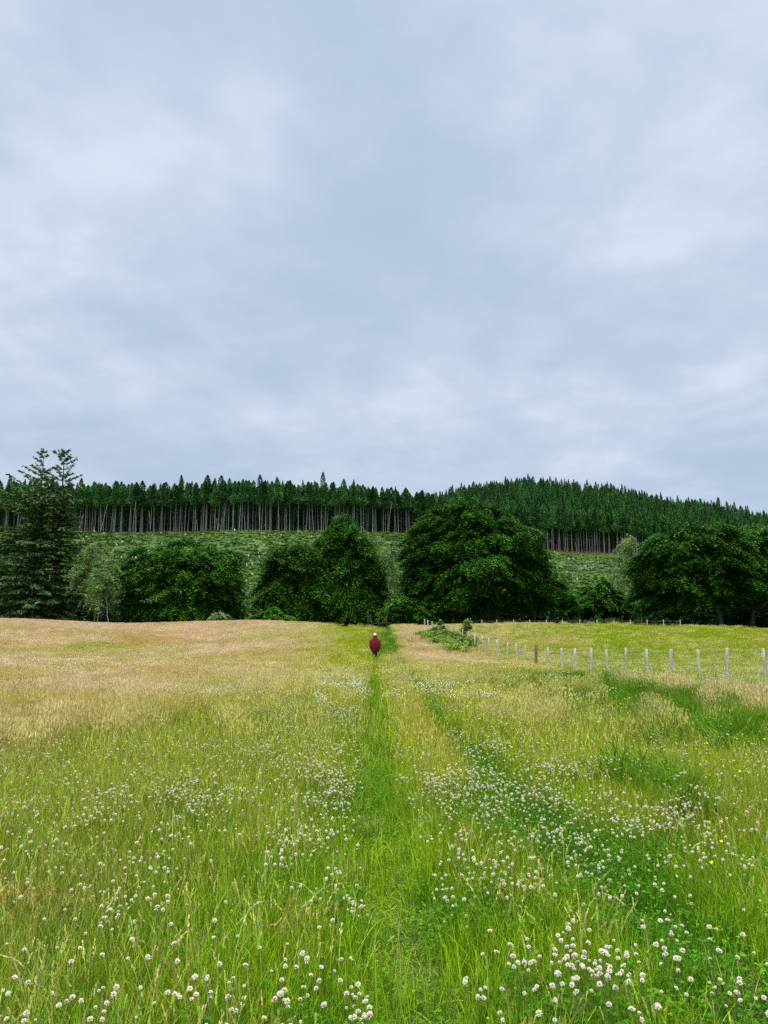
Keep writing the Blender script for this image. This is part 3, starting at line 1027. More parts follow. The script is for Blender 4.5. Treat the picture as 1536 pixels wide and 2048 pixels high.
def build_clover():
    g = np.random.default_rng(9)
    heads, stems, far = flower_sets()
    X, Y = [], []
    for (y0, y1, dens) in ((1.6, 9, 560), (9, 24, 210), (24, 62, 60)):
        area = ((y1 + y0) / 2 * 1.08 + 2.6) * (y1 - y0)
        n = int(area * dens)
        y = np.sqrt(g.uniform(y0 ** 2, y1 ** 2, n)); x = g.uniform(-1, 1, n) * (y * .54 + 1.3)
        q = field(x, y)
        d = np.where(y > 14, np.where(y > 20, np.where(x < -3, .9, .2), .4) * q['clover'] ** 1.4, np.clip(q['clover'] * 1.25 - .06, 0.03, 2)) * (0.15 + 1.2 * sstep(.40, .62, vnoise(x, y, .20, 50)))
        k = g.uniform(0, 1, n) < d * 1.1 + .012 + .03 * (y < 14)
        k &= q['tl'] < .8
        X.append(x[k]); Y.append(y[k])
    x = np.concatenate(X); y = np.concatenate(Y)
    z = zg(x, y)
    q = field(x, y)
    hh = g.uniform(.85, 1.3, len(x)) * (1.0 + .12 * (q['clover'] < .3)) * (.8 + .4 * q['n1'])
    hh = hh * np.where((q['tl'] > .3), .6, 1)
    u, v = project(x, y, z + .25 * hh)
    inside = (u > 2) & (u < 1534) & (v < 2044) & (v > 1200)
    order = np.argsort(np.where(inside, y, 1e9))
    near = order[:300]
    isn = np.zeros(len(x), bool); isn[near] = True
    # individuals
    for i in near:
        wl = g.uniform()
        big_ = g.uniform(.48, .95)
        hd = int(g.integers(0, 2)) if wl < .5 else (int(g.integers(2, 4)) if wl < .75 else int(g.integers(4, 6)))
        bloom = ['fresh round white', 'fresh round white', 'slightly faded white', 'slightly faded white', 'half wilted cream and brown', 'half wilted cream and brown'][hd]
        uu = u[i]
        tl_ = float(track_l(y[i])); tr_ = float(track_r(y[i]))
        if x[i] < tl_ - .1:
            place = '%s left of the worn track' % ('well' if x[i] < -1.0 else 'just')
        elif x[i] < tr_ - .2:
            place = 'in the grass between the two tracks'
        else:
            place = 'in the dense patch right of the tracks' if y[i] > 3.6 else 'at the bottom right of the meadow'
        t = thing('clover_flower', (x[i], y[i], z[i]), '%s%s clover flower %s' % ('small ' if big_ < .68 else ('large ' if big_ > .86 else ''), bloom, place), 'clover flower', 'white clover flowers in the foreground meadow', g.uniform(0, 6.28))
        t.rotation_euler = (g.normal(0, .12), g.normal(0, .12), g.uniform(0, 6.28))
        h = link('flower_head', heads[hd], t, (0, 0, .25 * hh[i]))
        s = big_; h.scale = (s, s, s * g.uniform(.7, 1.0))
        h.rotation_euler = (g.normal(0, .35), g.normal(0, .35), 0)
        st = link('stem', stems[int(g.integers(0, 3))], t); st.scale = (1, 1, hh[i])
    # the rest as one mass
    r = ~isn
    xs, ys, zs, hs = x[r], y[r], z[r], hh[r]
    m = len(xs)
    near_r = ys < 14
    wl = g.uniform(0, 1, m) < .36
    # near pieces keep the detailed head and a stem
    det = []
    for i in range(4):
        mb = clover_head(g, [0, .2, .6, 1][i], 30, .0115)
        for k in range(len(mb.v)):
            mb.v[k] = mb.v[k] + np.array([0, 0, .25])
            mb.c[k] = mb.c[k] * np.array([.93, .89, .74])
        mb.tube([(0, 0, -.02), (.004, 0, .12), (0, 0, .245)], .0011, 3, c=(.14, .24, .05), cap=False)
        det.append(mb.mesh('clover_piece', [M_grass]))
    ids = np.where(near_r, np.where(wl, g.integers(2, 4, m), g.integers(0, 2, m)), 4 + g.integers(0, 3, m))
    tint = np.where(near_r[:, None], np.array([[1, 1, 1]]) * np.where(g.uniform(0, 1, (m, 1)) < .25, np.array([[.72, .78, .45]]), 1.0), np.array([[.95, .93, .80]]) * g.uniform(.85, 1.1, (m, 1)))
    s = (.34 + .54 * g.uniform(0, 1, m)) * np.where(near_r, 1.0, 1 + .022 * (ys - 14).clip(0, 30))
    # scale keeps the head round while the height stays below the grass tops
    rot = np.stack([g.normal(0, .14, m), g.normal(0, .14, m), g.uniform(0, 6.28, m)], 1)
    zz = zs + .25 * (hs - s) + np.where(near_r, .02, .07 + .06 * q['tan'][r])
    scatter('clover_flowers', det + far, np.stack([xs, ys, zz], 1), rot, np.stack([s, s, s], 1), ids, tint,
            label='thousands of white clover heads spread through the farther meadow', cat='clover')
    print('clover', len(x))


build_clover()


def build_buttercups():
    g = np.random.default_rng(14)
    My = mat_plant('yellow_petals', base=(0.80, 0.58, 0.02), transl=.15, rough=.35)
    variants = []
    for i in range(3):
        mb = MB()
        for q in range(5 + i % 2):
            a = q * 6.283 / (5 + i % 2) + g.normal(0, .1)
            d = np.array([math.cos(a), math.sin(a), .35 + g.normal(0, .2)]); s = np.array([-math.sin(a), math.cos(a), 0])
            o = np.array([0, 0, 0.0]); r_ = .011
            mb.add([o, o + d * r_ * .6 + s * r_ * .5, o + d * r_ * 1.1 + s * r_ * .1, o + d * r_ * .6 - s * r_ * .5], [(0, 1, 2, 3)], (1, 1, 1))
        variants.append(mb.mesh('yellow_flower_head', [My]))
    mb = MB(); mb.tube([(0, 0, -.03), (.006, .004, .15), (0, 0, .3)], .001, 4, cap=False)
    stem = mb.mesh('yellow_flower_stem', [M_stem])
    n = 900
    y = np.concatenate([g.uniform(2.6, 9, n), g.uniform(9, 20, n)]); x = g.uniform(1.0, 11, 2 * n)
    q = field(x, y)
    cl = vnoise(x, y, .7, 90)
    k = (x < y * .5) & (x > track_r(y) + .15) & (g.uniform(0, 1, 2 * n) < .9 * sstep(.45, .85, cl)) & (q['clover'] < .9)
    x, y, z = x[k][:200], y[k][:200], q['z'][k][:200]
    for i in range(len(x)):
        zone = 'beside the white clover right of the tracks' if x[i] < 3 else 'in the lush long grass towards the fence'
        t = thing('yellow_flower', (x[i], y[i], z[i]), 'small yellow meadow flower %s' % zone, 'yellow flower', 'yellow flowers on the right of the meadow', g.uniform(0, 6))
        hz = g.uniform(.9, 1.3)
        h = link('flower_head', variants[int(g.integers(0, 3))], t, (0, 0, .3 * hz))
        h.rotation_euler = (g.normal(0, .4), g.normal(0, .4), 0); s = g.uniform(.8, 1.25); h.scale = (s, s, s)
        st = link('stem', stem, t); st.scale = (1, 1, hz)
    # far yellow patch
    pm = []
    for i in range(2):
        mb = MB(); K = 10
        cen = np.stack([g.normal(0, .1, K), g.normal(0, .1, K), g.uniform(.3, .45, K)], 1)
        ax = unit(g.normal(0, 1, (K, 3))) * .009; sx = unit(np.cross(ax, g.normal(0, 1, (K, 3)))) * .009
        v, f = quads(cen, sx, ax); mb.add(v, f, (.75, .58, .04))
        pm.append(mb.mesh('yellow_patch', [M_grass]))
    pos = []
    for (c, r, Y, sx_, sy_, m) in ((965, 1330, 46, 1.7, 2.4, 130), (1010, 1410, 16, .7, 1.6, 26), (900, 1460, 11, .5, 1.4, 6)):
        x0 = (c - 768) / F * Y
        pos.append(np.stack([g.normal(x0, sx_, m), g.normal(Y, sy_, m)], 1))
    p = np.concatenate(pos); m = len(p)
    scatter('yellow_flower_patches', pm, np.column_stack([p, zg(p[:, 0], p[:, 1])]), np.column_stack([np.zeros((m, 2)), g.uniform(0, 6, m)]),
            np.ones((m, 3)), g.integers(0, 2, m), np.ones((m, 3)), label='hazy drifts of tiny yellow flowers in the grass before the bramble', cat='yellow flowers')


build_buttercups()


# ------------------------------------------------------------------ fences and gate
def post_mesh(name, mat, h, w, g, round_=False, lean=0.0):
    mb = MB()
    n = 8
    ang = np.arange(n) * 2 * math.pi / n + math.pi / 8
    rr = w * .5 * (np.where(np.arange(n) % 2, 1.08, 1.0)) * (1 if round_ else 1.05)
    zs = [-.35, 0, h * .35, h * .7, h - .015, h]
    V = []
    ox = oy = 0
    for i, z_ in enumerate(zs):
        k = 1.0 if i < 5 else .82
        wob = g.normal(0, .004, (n, 2))
        ox += g.normal(0, .004); oy += g.normal(0, .004)
        if round_:
            xy = np.stack([np.cos(ang) * rr * k, np.sin(ang) * rr * k], 1)
        else:   # sawn post with chamfered corners
            a = w * .5 * k; b = a * .72
            xy = np.array([(a, b), (b, a), (-b, a), (-a, b), (-a, -b), (-b, -a), (b, -a), (a, -b)])
        xy = xy + wob + [ox + lean * max(z_, 0), oy]
        V.append(np.column_stack([xy, np.full(n, z_) + (g.normal(0, .006, n) if i >= 4 else 0)]))
    V = np.concatenate(V)
    fs = [(k * n + i, k * n + (i + 1) % n, (k + 1) * n + (i + 1) % n, (k + 1) * n + i) for k in range(len(zs) - 1) for i in range(n)]
    mb.add(V, fs)
    top = V[-n:]
    c_ = top.mean(0)
    n0 = mb.n
    mb.add(np.concatenate([top, [c_]]), np.zeros((0, 4), int))
    mb.f.append(np.array([(i, (i + 1) % n, n) for i in range(n)]) + n0); mb.m.append(np.zeros(n, int))
    return mb.mesh(name, [mat])


def build_fence():
    g = np.random.default_rng(30)
    root = thing('wire_fence', (12.9, 26, float(zg(12.9, 26.0))), 'stock fence of pale wooden posts and wire running away between the two fields', 'fence')
    o0 = np.array(root.location)
    variants = [post_mesh('fence_post', M_post, 1.2, .10, g, round_=(i % 2 == 0), lean=g.normal(0, .02)) for i in range(6)]
    old = post_mesh('old_fence_post', M_oldpost, 1.28, .17, g, round_=True)
    tops = []
    y = 20.0
    ys = []
    while y < 84:
        ys.append(y); y += 2.0
    for yy in ys:
        x = fence_x(yy) + g.normal(0, .03); z = float(zg(x, yy))
        is_old = abs(yy - 48) < 1.0
        if is_old:
            p = link('post', old, root, (x - o0[0], yy - o0[1], z - o0[2]))
            tag(p, 'thick weathered brown post')
        else:
            p = link('post', variants[int(g.integers(0, 6))], root, (x - o0[0], yy - o0[1], z - o0[2]))
            p.scale = (1, 1, g.uniform(.94, 1.05))
        p.rotation_euler = (g.normal(0, .025), g.normal(0, .03), g.uniform(0, 6))
        tops.append((x - o0[0] - .05, yy - o0[1], z - o0[2]))
    tops = np.array(tops)
    mb = MB()
    for hgt, rad in ((1.10, .0045), (.95, .0035), (.8, .003), (.66, .003), (.52, .003), (.38, .003), (.24, .003)):
        pts = []
        for k in range(len(tops) - 1):
            for t in (0, .5):
                p = tops[k] * (1 - t) + tops[k + 1] * t + [0, 0, hgt - (.012 if t else 0)]
                pts.append(p)
        pts.append(tops[-1] + [0, 0, hgt])
        mb.tube(pts, rad, 4, cap=False)
    for k in range(min(len(tops) - 1, 16)):
        for t in np.arange(0, 1, .08):
            p = tops[k] * (1 - t) + tops[k + 1] * t
            mb.tube([p + [0, 0, .2], p + [0, 0, .92]], .0018, 3, cap=False)
    link('wire_netting', mb.mesh('wire_netting', [M_wire]), root)
    # far fence behind the brow of the right-hand field
    c0 = P(900, 1240, 93)
    r2 = thing('field_fence', (float(c0[0]), 93, float(zg(c0[0], 93))), 'far post and wire fence standing against the dark trees beyond the right field', 'fence')
    o2 = np.array(r2.location)
    pts = []
    for c in (928, 962, 991, 1024, 1056, 1089, 1120, 1155, 1188, 1222, 1255, 1288, 1320, 1353):
        yy = 93 + (c - 928) * .004
        x = (c - 768) / F * yy * 1.003; z = float(zg(x, yy))
        q = P(c, 1240, yy)
        h = max(1.15, q[2] - z)
        p = link('post', variants[int(g.integers(0, 6))], r2, (x - o2[0], yy - o2[1], z - o2[2]))
        p.scale = (.9, .9, h / 1.18)
        pts.append((x - o2[0], yy - o2[1] - .05, z - o2[2] + h - .12))
    mb = MB(); mb.tube(pts, .004, 4, cap=False)
    mb.tube(np.array(pts) - [0, 0, .35], .004, 4, cap=False)
    link('wire', mb.mesh('fence_wire', [M_wire]), r2)


def build_gate():
    g = np.random.default_rng(31)
    Y = 86.0
    x0 = float(P(748, 1250, Y)[0]); z0 = float(zg(x0, Y))
    root = thing('field_gate', (x0, Y, z0), 'small dark gate with tall posts where the track leaves the meadow', 'gate')

    def post(c, rtop, w):
        p = P(c, rtop, Y); x = p[0] - x0
        h = p[2] - z0
        me = post_mesh('gate_post', M_darkwood, h, w, g)
        link('gate_post', me, root, (x, 0, 0))
        return x, h
    post(736, 1219, .11)
    post(773, 1231, .13)
    for c in (743, 757, 765):
        post(c, 1240, .07)

    def rail(c0, c1, r, nm, w=.06):
        a = P(c0, r, Y); b = P(c1, r, Y)
        mb = MB()
        x1, x2 = a[0] - x0, b[0] - x0; zz = a[2] - z0
        for (xa, xb) in ((x1, x2),):
            V = [(xx, yy, zz + dz) for xx in (xa, xb) for yy in (-.12, -.075) for dz in (-w, w)]
            mb.add(V, [(0, 1, 3, 2), (4, 6, 7, 5), (0, 4, 5, 1), (2, 3, 7, 6), (0, 2, 6, 4), (1, 5, 7, 3)])
        link(nm, mb.mesh(nm, [M_darkwood]), root)
    rail(729, 743, 1234, 'rail', .04)
    rail(766, 781, 1246, 'rail', .05)
    rail(743, 773, 1247, 'rail', .04)


build_fence()
build_gate()


# ------------------------------------------------------------------ person
def build_person():
    Y = 55.5
    pc = P(750, 1290, Y)
    x0 = float(pc[0]); z0 = float(zg(x0, Y))
    root = thing('person', (x0, Y, z0), 'person in a long maroon poncho and white cap walking away along the track', 'person')
    Mskin = mat_noise('skin', [(0.45, 0.25, 0.18), (0.5, 0.3, 0.22)], 8, .55)
    Mmar = mat_noise('maroon_cloth', [(0.06, 0.004, 0.008), (0.19, 0.012, 0.020)], 6, .8, stretch=(6, 6, 1))
    Mcap = mat_noise('white_cotton', [(0.72, 0.72, 0.68), (0.82, 0.82, 0.78)], 10, .8)
    Mdark = mat_noise('black_cloth', [(0.008, 0.008, 0.012), (0.02, 0.02, 0.025)], 10, .85)
    Mboot = mat_noise('pale_boot', [(0.25, 0.23, 0.18), (0.45, 0.42, 0.35)], 10, .7)
    Mhair = mat_noise('dark_hair', [(0.015, 0.01, 0.01), (0.04, 0.02, 0.02)], 30, .6)
    # skeleton, facing +y (away), mid-stride
    J = {}
    v, e, r = [], [], []

    def add(name, p, rad, par=None):
        J[name] = len(v); v.append(p); r.append(rad)
        if par is not None:
            e.append((J[par], J[name]))
    add('pelvis', (0, 0, .92), .13)
    add('waist', (0, .01, 1.06), .115, 'pelvis')
    add('chest', (0, .02, 1.26), .13, 'waist')
    add('neckb', (0, .02, 1.40), .06, 'chest')
    add('neck', (0, .035, 1.46), .05, 'neckb')
    add('head', (0, .05, 1.54), .082, 'neck')
    add('skull', (0, .045, 1.61), .078, 'head')
    add('nose', (0, .135, 1.545), .016, 'head')
    for s, n_ in ((-1, 'l'), (1, 'r')):
        add('sh' + n_, (s * .16, .02, 1.34), .06, 'chest')
        add('el' + n_, (s * .27, -.02, 1.08), .042, 'sh' + n_)
        add('wr' + n_, (s * .34, .05, .87), .027, 'el' + n_)
        add('palm' + n_, (s * .355, .065, .80), .030, 'wr' + n_)
        for k, (dy, ln_) in enumerate(((.03, .07), (.012, .08), (-.006, .075), (-.024, .06))):
            add('fa%s%d' % (n_, k), (s * .36, .065 + dy, .77), .0095, 'palm' + n_)
            add('fb%s%d' % (n_, k), (s * .352, .070 + dy, .77 - ln_ * .5), .0085, 'fa%s%d' % (n_, k))
            add('fc%s%d' % (n_, k), (s * .338, .075 + dy, .77 - ln_), .0075, 'fb%s%d' % (n_, k))
        add('ta' + n_, (s * .345, .10, .80), .011, 'palm' + n_)
        add('tb' + n_, (s * .338, .12, .765), .009, 'ta' + n_)
        st = .16 if s > 0 else -.2
        add('hip' + n_, (s * .09, 0, .86), .095, 'pelvis')
        add('kn' + n_, (s * .09, st * .6 + .04, .48), .06, 'hip' + n_)
        add('an' + n_, (s * .09, st, .10 if s > 0 else .14), .04, 'kn' + n_)
        add('toe' + n_, (s * .10, st + .15, .045), .035, 'an' + n_)
    me = bpy.data.meshes.new('person_body')
    me.from_pydata(v, e, [])
    ob = link('body', me, root)
    md = ob.modifiers.new('skin', 'SKIN')
    md.use_smooth_shade = True
    for i, q in enumerate(me.skin_vertices[0].data):
        q.radius = (r[i], r[i]); q.use_root = (i == 0)
    sb = ob.modifiers.new('sub', 'SUBSURF'); sb.levels = 1; sb.render_levels = 1
    me.materials.append(Mskin)

    def loft(name, rings, mat, nseg=36, fold=0.0, nf=9, cap_top=False, seed=0):
        """rings: (z, half width, half depth, yoff, fold strength)"""
        V = []
        ph = seed
        for (z, hw, hd, yo, fs_) in rings:
            a = np.arange(nseg) * 2 * math.pi / nseg
            m = 1 + fs_ * (.6 * np.sin(nf * a + ph) + .4 * np.sin((nf * 2 - 3) * a + 1.3 + ph) + .5 * np.sin(3 * a + 2))
            hw = hw * (.92 if hw > .16 else 1)
            V.append(np.stack([hw * np.cos(a) * m, yo + hd * np.sin(a) * m, z + (.07 * np.sin(4 * a + 1) + .05 * np.sin(9 * a)) * fs_ * 5 * (z < .6)], 1))
        V = np.concatenate(V)
        n = nseg
        fs = [(k * n + i, k * n + (i + 1) % n, (k + 1) * n + (i + 1) % n, (k + 1) * n + i) for k in range(len(rings) - 1) for i in range(n)]
        mb = MB(); mb.add(V, fs)
        if cap_top:
            n0 = mb.n
            mb.add(np.concatenate([V[-n:], [V[-n:].mean(0) + [0, 0, .01]]]), np.zeros((0, 4), int))
            mb.f.append(np.array([(i, (i + 1) % n, n) for i in range(n)]) + n0); mb.m.append(np.zeros(n, int))
        o = link(name, mb.mesh(name, [mat], smooth=True), root)
        return o
    # poncho: broad at the hands, drawn in towards the calves
    rings = [(.40, .20, .20, -.07, .20), (.46, .27, .22, -.06, .20), (.54, .33, .24, -.05, .17), (.64, .37, .26, -.04, .15), (.77, .41, .27, -.03, .14),
             (.90, .43, .27, -.02, .13), (1.02, .41, .26, 0, .11), (1.13, .365, .24, 0, .08), (1.25, .285, .20, .01, .03), (1.35, .215, .165, .015, .02),
             (1.42, .13, .12, .02, .01), (1.46, .085, .09, .03, 0)]
    loft('poncho', rings, Mmar, 48)
    loft('poncho_sleeve', [(.80, .05, .07, 0, .05), (.90, .075, .09, 0, .05), (1.05, .085, .09, 0, .03), (1.2, .06, .07, 0, 0)], Mmar, 16).location = (-.33, 0, 0)
    s2 = loft('poncho_sleeve', [(.84, .05, .07, 0, .05), (.92, .07, .09, 0, .05), (1.05, .08, .09, 0, .03), (1.2, .06, .07, 0, 0)], Mmar, 16, seed=2)
    s2.location = (.33, 0, 0)
    for o_, s_ in ((root.children[-2], -1), (root.children[-1], 1)):
        o_.rotation_euler = (0, s_ * .0, 0)
    # hood collar, hair and cap
    loft('hood', [(1.34, .19, .15, .01, .03), (1.42, .155, .14, .0, .03), (1.50, .118, .12, 0, .03), (1.56, .106, .11, .01, .02), (1.59, .06, .06, -.02, 0)], Mhair if False else Mmar, 20, cap_top=True)
    loft('hair', [(1.46, .088, .09, .015, .03), (1.53, .094, .095, .02, .02), (1.60, .09, .1, .03, .0)], Mhair, 20)
    loft('cap', [(1.575, .115, .125, .035, .02), (1.585, .11, .12, .035, .02), (1.61, .096, .104, .035, 0), (1.65, .09, .096, .035, 0), (1.69, .066, .072, .035, 0), (1.71, .03, .035, .035, 0)], Mcap, 20, cap_top=True)
    for s, st in ((-1, -.2), (1, .16)):
        mb = MB()
        mb.tube([(s * .09, 0, .84), (s * .09, st * .6 + .04, .48), (s * .09, st, .13)], [.115, .082, .062], 12)
        link('trouser_leg', mb.mesh('trouser_leg', [Mdark], True), root)
        mb = MB()
        mb.tube([(s * .09, st - .01, .20), (s * .09, st, .08), (s * .095, st + .07, .05), (s * .10, st + .18, .04)], [.052, .055, .05, .035], 10)
        link('boot', mb.mesh('boot', [Mboot], True), root)
    root.rotation_euler = (0, 0, R(4))


build_person()


# ------------------------------------------------------------------ broadleaf trees
def sprays(lobes, ns, K, L, leaf, g, droop=.5, shell=.28, up_bias=.15, flat=.35, keep=.25):
    """foliage sprays over the surface of overlapping lobes (centre xyz, radii xyz)"""
    lobes = np.asarray(lobes, float)
    cen, rad = lobes[:, :3], lobes[:, 3:]
    w = (rad[:, 0] * rad[:, 2]) ** 1.0; w /= w.sum()
    pick = g.choice(len(lobes), ns, p=w)
    nb = 8
    pick = np.repeat(pick[:ns // nb + 1], nb)[:ns]
    d = np.repeat(unit(g.normal(0, 1, (ns // nb + 1, 3)) + [0, 0, up_bias]), nb, 0)[:ns]
    d = unit(d + g.normal(0, .17, (ns, 3)) * [1, 1, .55])
    btone = np.repeat(g.normal(1, .28, ns // nb + 1).clip(.6, 1.5), nb)[:ns]
    brr = np.repeat(g.uniform(0, 1, ns // nb + 1), nb)[:ns]
    # bumpy outline
    bump = .95 + .22 * np.sin(d[:, 0] * 5 + pick * 1.7) * np.cos(d[:, 2] * 6 + pick) + .08 * np.sin(d[:, 1] * 11 + d[:, 2] * 9 + pick * 3)
    rr = (1.02 - shell * (.65 * brr + .35 * g.uniform(0, 1, ns)) ** 1.2) * bump
    p = cen[pick] + d * rad[pick] * rr[:, None]
    # drop most sprays that fall deep inside a neighbouring lobe
    inside = np.zeros(ns, bool)
    for i in range(len(lobes)):
        e = (((p - cen[i]) / rad[i]) ** 2).sum(1)
        inside |= (e < .55) & (pick != i)
    ok = ~inside | (g.uniform(0, 1, ns) < keep)
    p, d, pick, btone = p[ok], d[ok], pick[ok], btone[ok]
    n = len(p)
    ctr = (cen * w[:, None]).sum(0)
    hd = unit((p - ctr) * [1, 1, .25] + g.normal(0, .5, (n, 3)) * np.abs(p - ctr).mean())
    hd[:, 2] = hd[:, 2] * .5
    hd = unit(hd)
    Ls = L * g.uniform(.6, 1.4, n)
    side = unit(np.cross(hd, [0, 0, 1.0]))
    s = g.uniform(0, 1, (n, K))
    lat = g.normal(0, .16, (n, K)) * (1.1 - .6 * s)
    q = p[:, None] + hd[:, None] * (Ls[:, None] * s)[..., None] + side[:, None] * (Ls[:, None] * lat)[..., None]
    q[..., 2] += -droop * Ls[:, None] * s ** 2 - droop * .5 * Ls[:, None] * np.abs(lat) + g.normal(0, .06, (n, K)) * Ls[:, None]
    q = q.reshape(-1, 3)
    nrm = unit(np.array([0, 0, 1.0]) + g.normal(0, flat, (n * K, 3)) + np.repeat(hd, K, 0) * (.5 * s.ravel() * droop)[:, None])
    a = unit(np.cross(nrm, g.normal(0, 1, (n * K, 3))))
    b = np.cross(nrm, a)
    sz = leaf * g.uniform(.6, 1.35, (n * K, 1)) * .5
    v, f = quads(q, a * sz, b * sz * .62)
    tone = np.repeat(g.normal(1, .15, (n, 1)).clip(.5, 1.7) * btone[:, None], K, 0) * g.normal(1, .15, (n * K, 1)).clip(.6, 1.5)
    hue = np.repeat(g.normal(0, .10, (n, 1)), K, 0)
    c = np.concatenate([tone * (1 + hue), tone, tone * (1 - hue)], 1)
    return v, f, np.repeat(c, 4, 0)


def px_lobes(ls, Y, base, depth=1.0):
    out = []
    for (c, r, a, b) in ls:
        a = max(a * .88 - 5, a * .72); b = max(b - 3, b * .8)
        p = P(c, r, Y) - base
        rx, rz = a / F * Y, b / F * Y
        dep = random.Random(int(c * 7 + r)).uniform(-.35, .35) * rx
        out.append((p[0], p[1] + dep, p[2], rx, max(rx * .95, 2.0) * depth, rz))
    return out


def broadleaf(name, label, Y, trunks, ls, ns, mat, bark, L=2.0, leaf=.20, K=56, droop=.5, seed=1, group=None, depth=1.0, rad=.35, shell=.3, cat='tree', flat=.35):
    g = np.random.default_rng(seed)
    c0 = trunks[0]
    x0 = float(P(c0, 1240, Y)[0]); z0 = float(zg(x0, Y))
    base = np.array([x0, Y, z0])
    root = thing(name, base, label, cat, group)
    lob = px_lobes(ls, Y, base, depth)
    if cat == 'tree':
        small = []
        for l in lob:
            for q in range(6):
                dd = unit(g.normal(0, 1, 3) + [0, 0, .2])
                k_ = g.uniform(.26, .46)
                pp = np.array(l[:3]) + dd * np.array(l[3:]) * (1.02 - k_ * .45)
                small.append((pp[0], pp[1], pp[2], l[3] * k_ * 1.15, l[4] * k_ * 1.15, l[5] * k_ * .8))
        full = [(l[0], l[1], l[2], l[3] * .93, l[4] * .93, l[5] * .93) for l in lob] + small
    else:
        full = lob
    v, f, c = sprays(full, int(ns * 1.25), K, L, leaf, g, droop, shell, flat=flat)
    mb = MB(); mb.add(v, f, c)
    link('crown', mb.mesh('crown', [mat]), root)
    mb = MB()
    lo = np.array(lob)
    topz = lo[:, 2].max()
    for ti, c_ in enumerate(trunks):
        tx = float(P(c_, 1240, Y)[0]) - x0
        zb = float(zg(tx + x0, Y)) - z0 - .3
        ty = g.normal(0, .4) if ti else 0
        h = topz * (.75 if ti == 0 else .55)
        k = 7
        t = np.linspace(0, 1, k)
        mean = lo[:, :3].mean(0)
        pts = np.stack([tx + (mean[0] * .4 - tx * .3) * t ** 2 + g.normal(0, .08, k) * t, ty + g.normal(0, .1, k) * t, zb + (h - zb) * t], 1)
        r_ = rad * (1 - .75 * t); r_[0] *= 1.35
        mb.tube(pts, r_, 9)
        own = [l for i, l in enumerate(lob) if i % len(trunks) == ti]
        for l in own:
            tz = min(max(l[2] * .45, h * .25), h * .8)
            s = np.array([np.interp(tz, pts[:, 2], pts[:, q]) for q in range(3)])
            e_ = np.array(l[:3]) + np.array([0, 0, l[5] * .3])
            mid = (s + e_) * .5 + g.normal(0, .5, 3)
            mb.tube([s, s * .5 + mid * .5, mid, mid * .5 + e_ * .5, e_], [rad * .42, rad * .34, rad * .25, rad * .16, rad * .05], 6)
            for q in range(3):
                e2 = np.array(l[:3]) + unit(g.normal(0, 1, 3) + [0, 0, .3]) * np.array(l[3:]) * .85
                mb.tube([mid, (mid + e2) * .5 + g.normal(0, .4, 3), e2], [rad * .2, rad * .12, rad * .03], 5)
    link('trunk', mb.mesh('trunk', [bark], True), root)
    return root


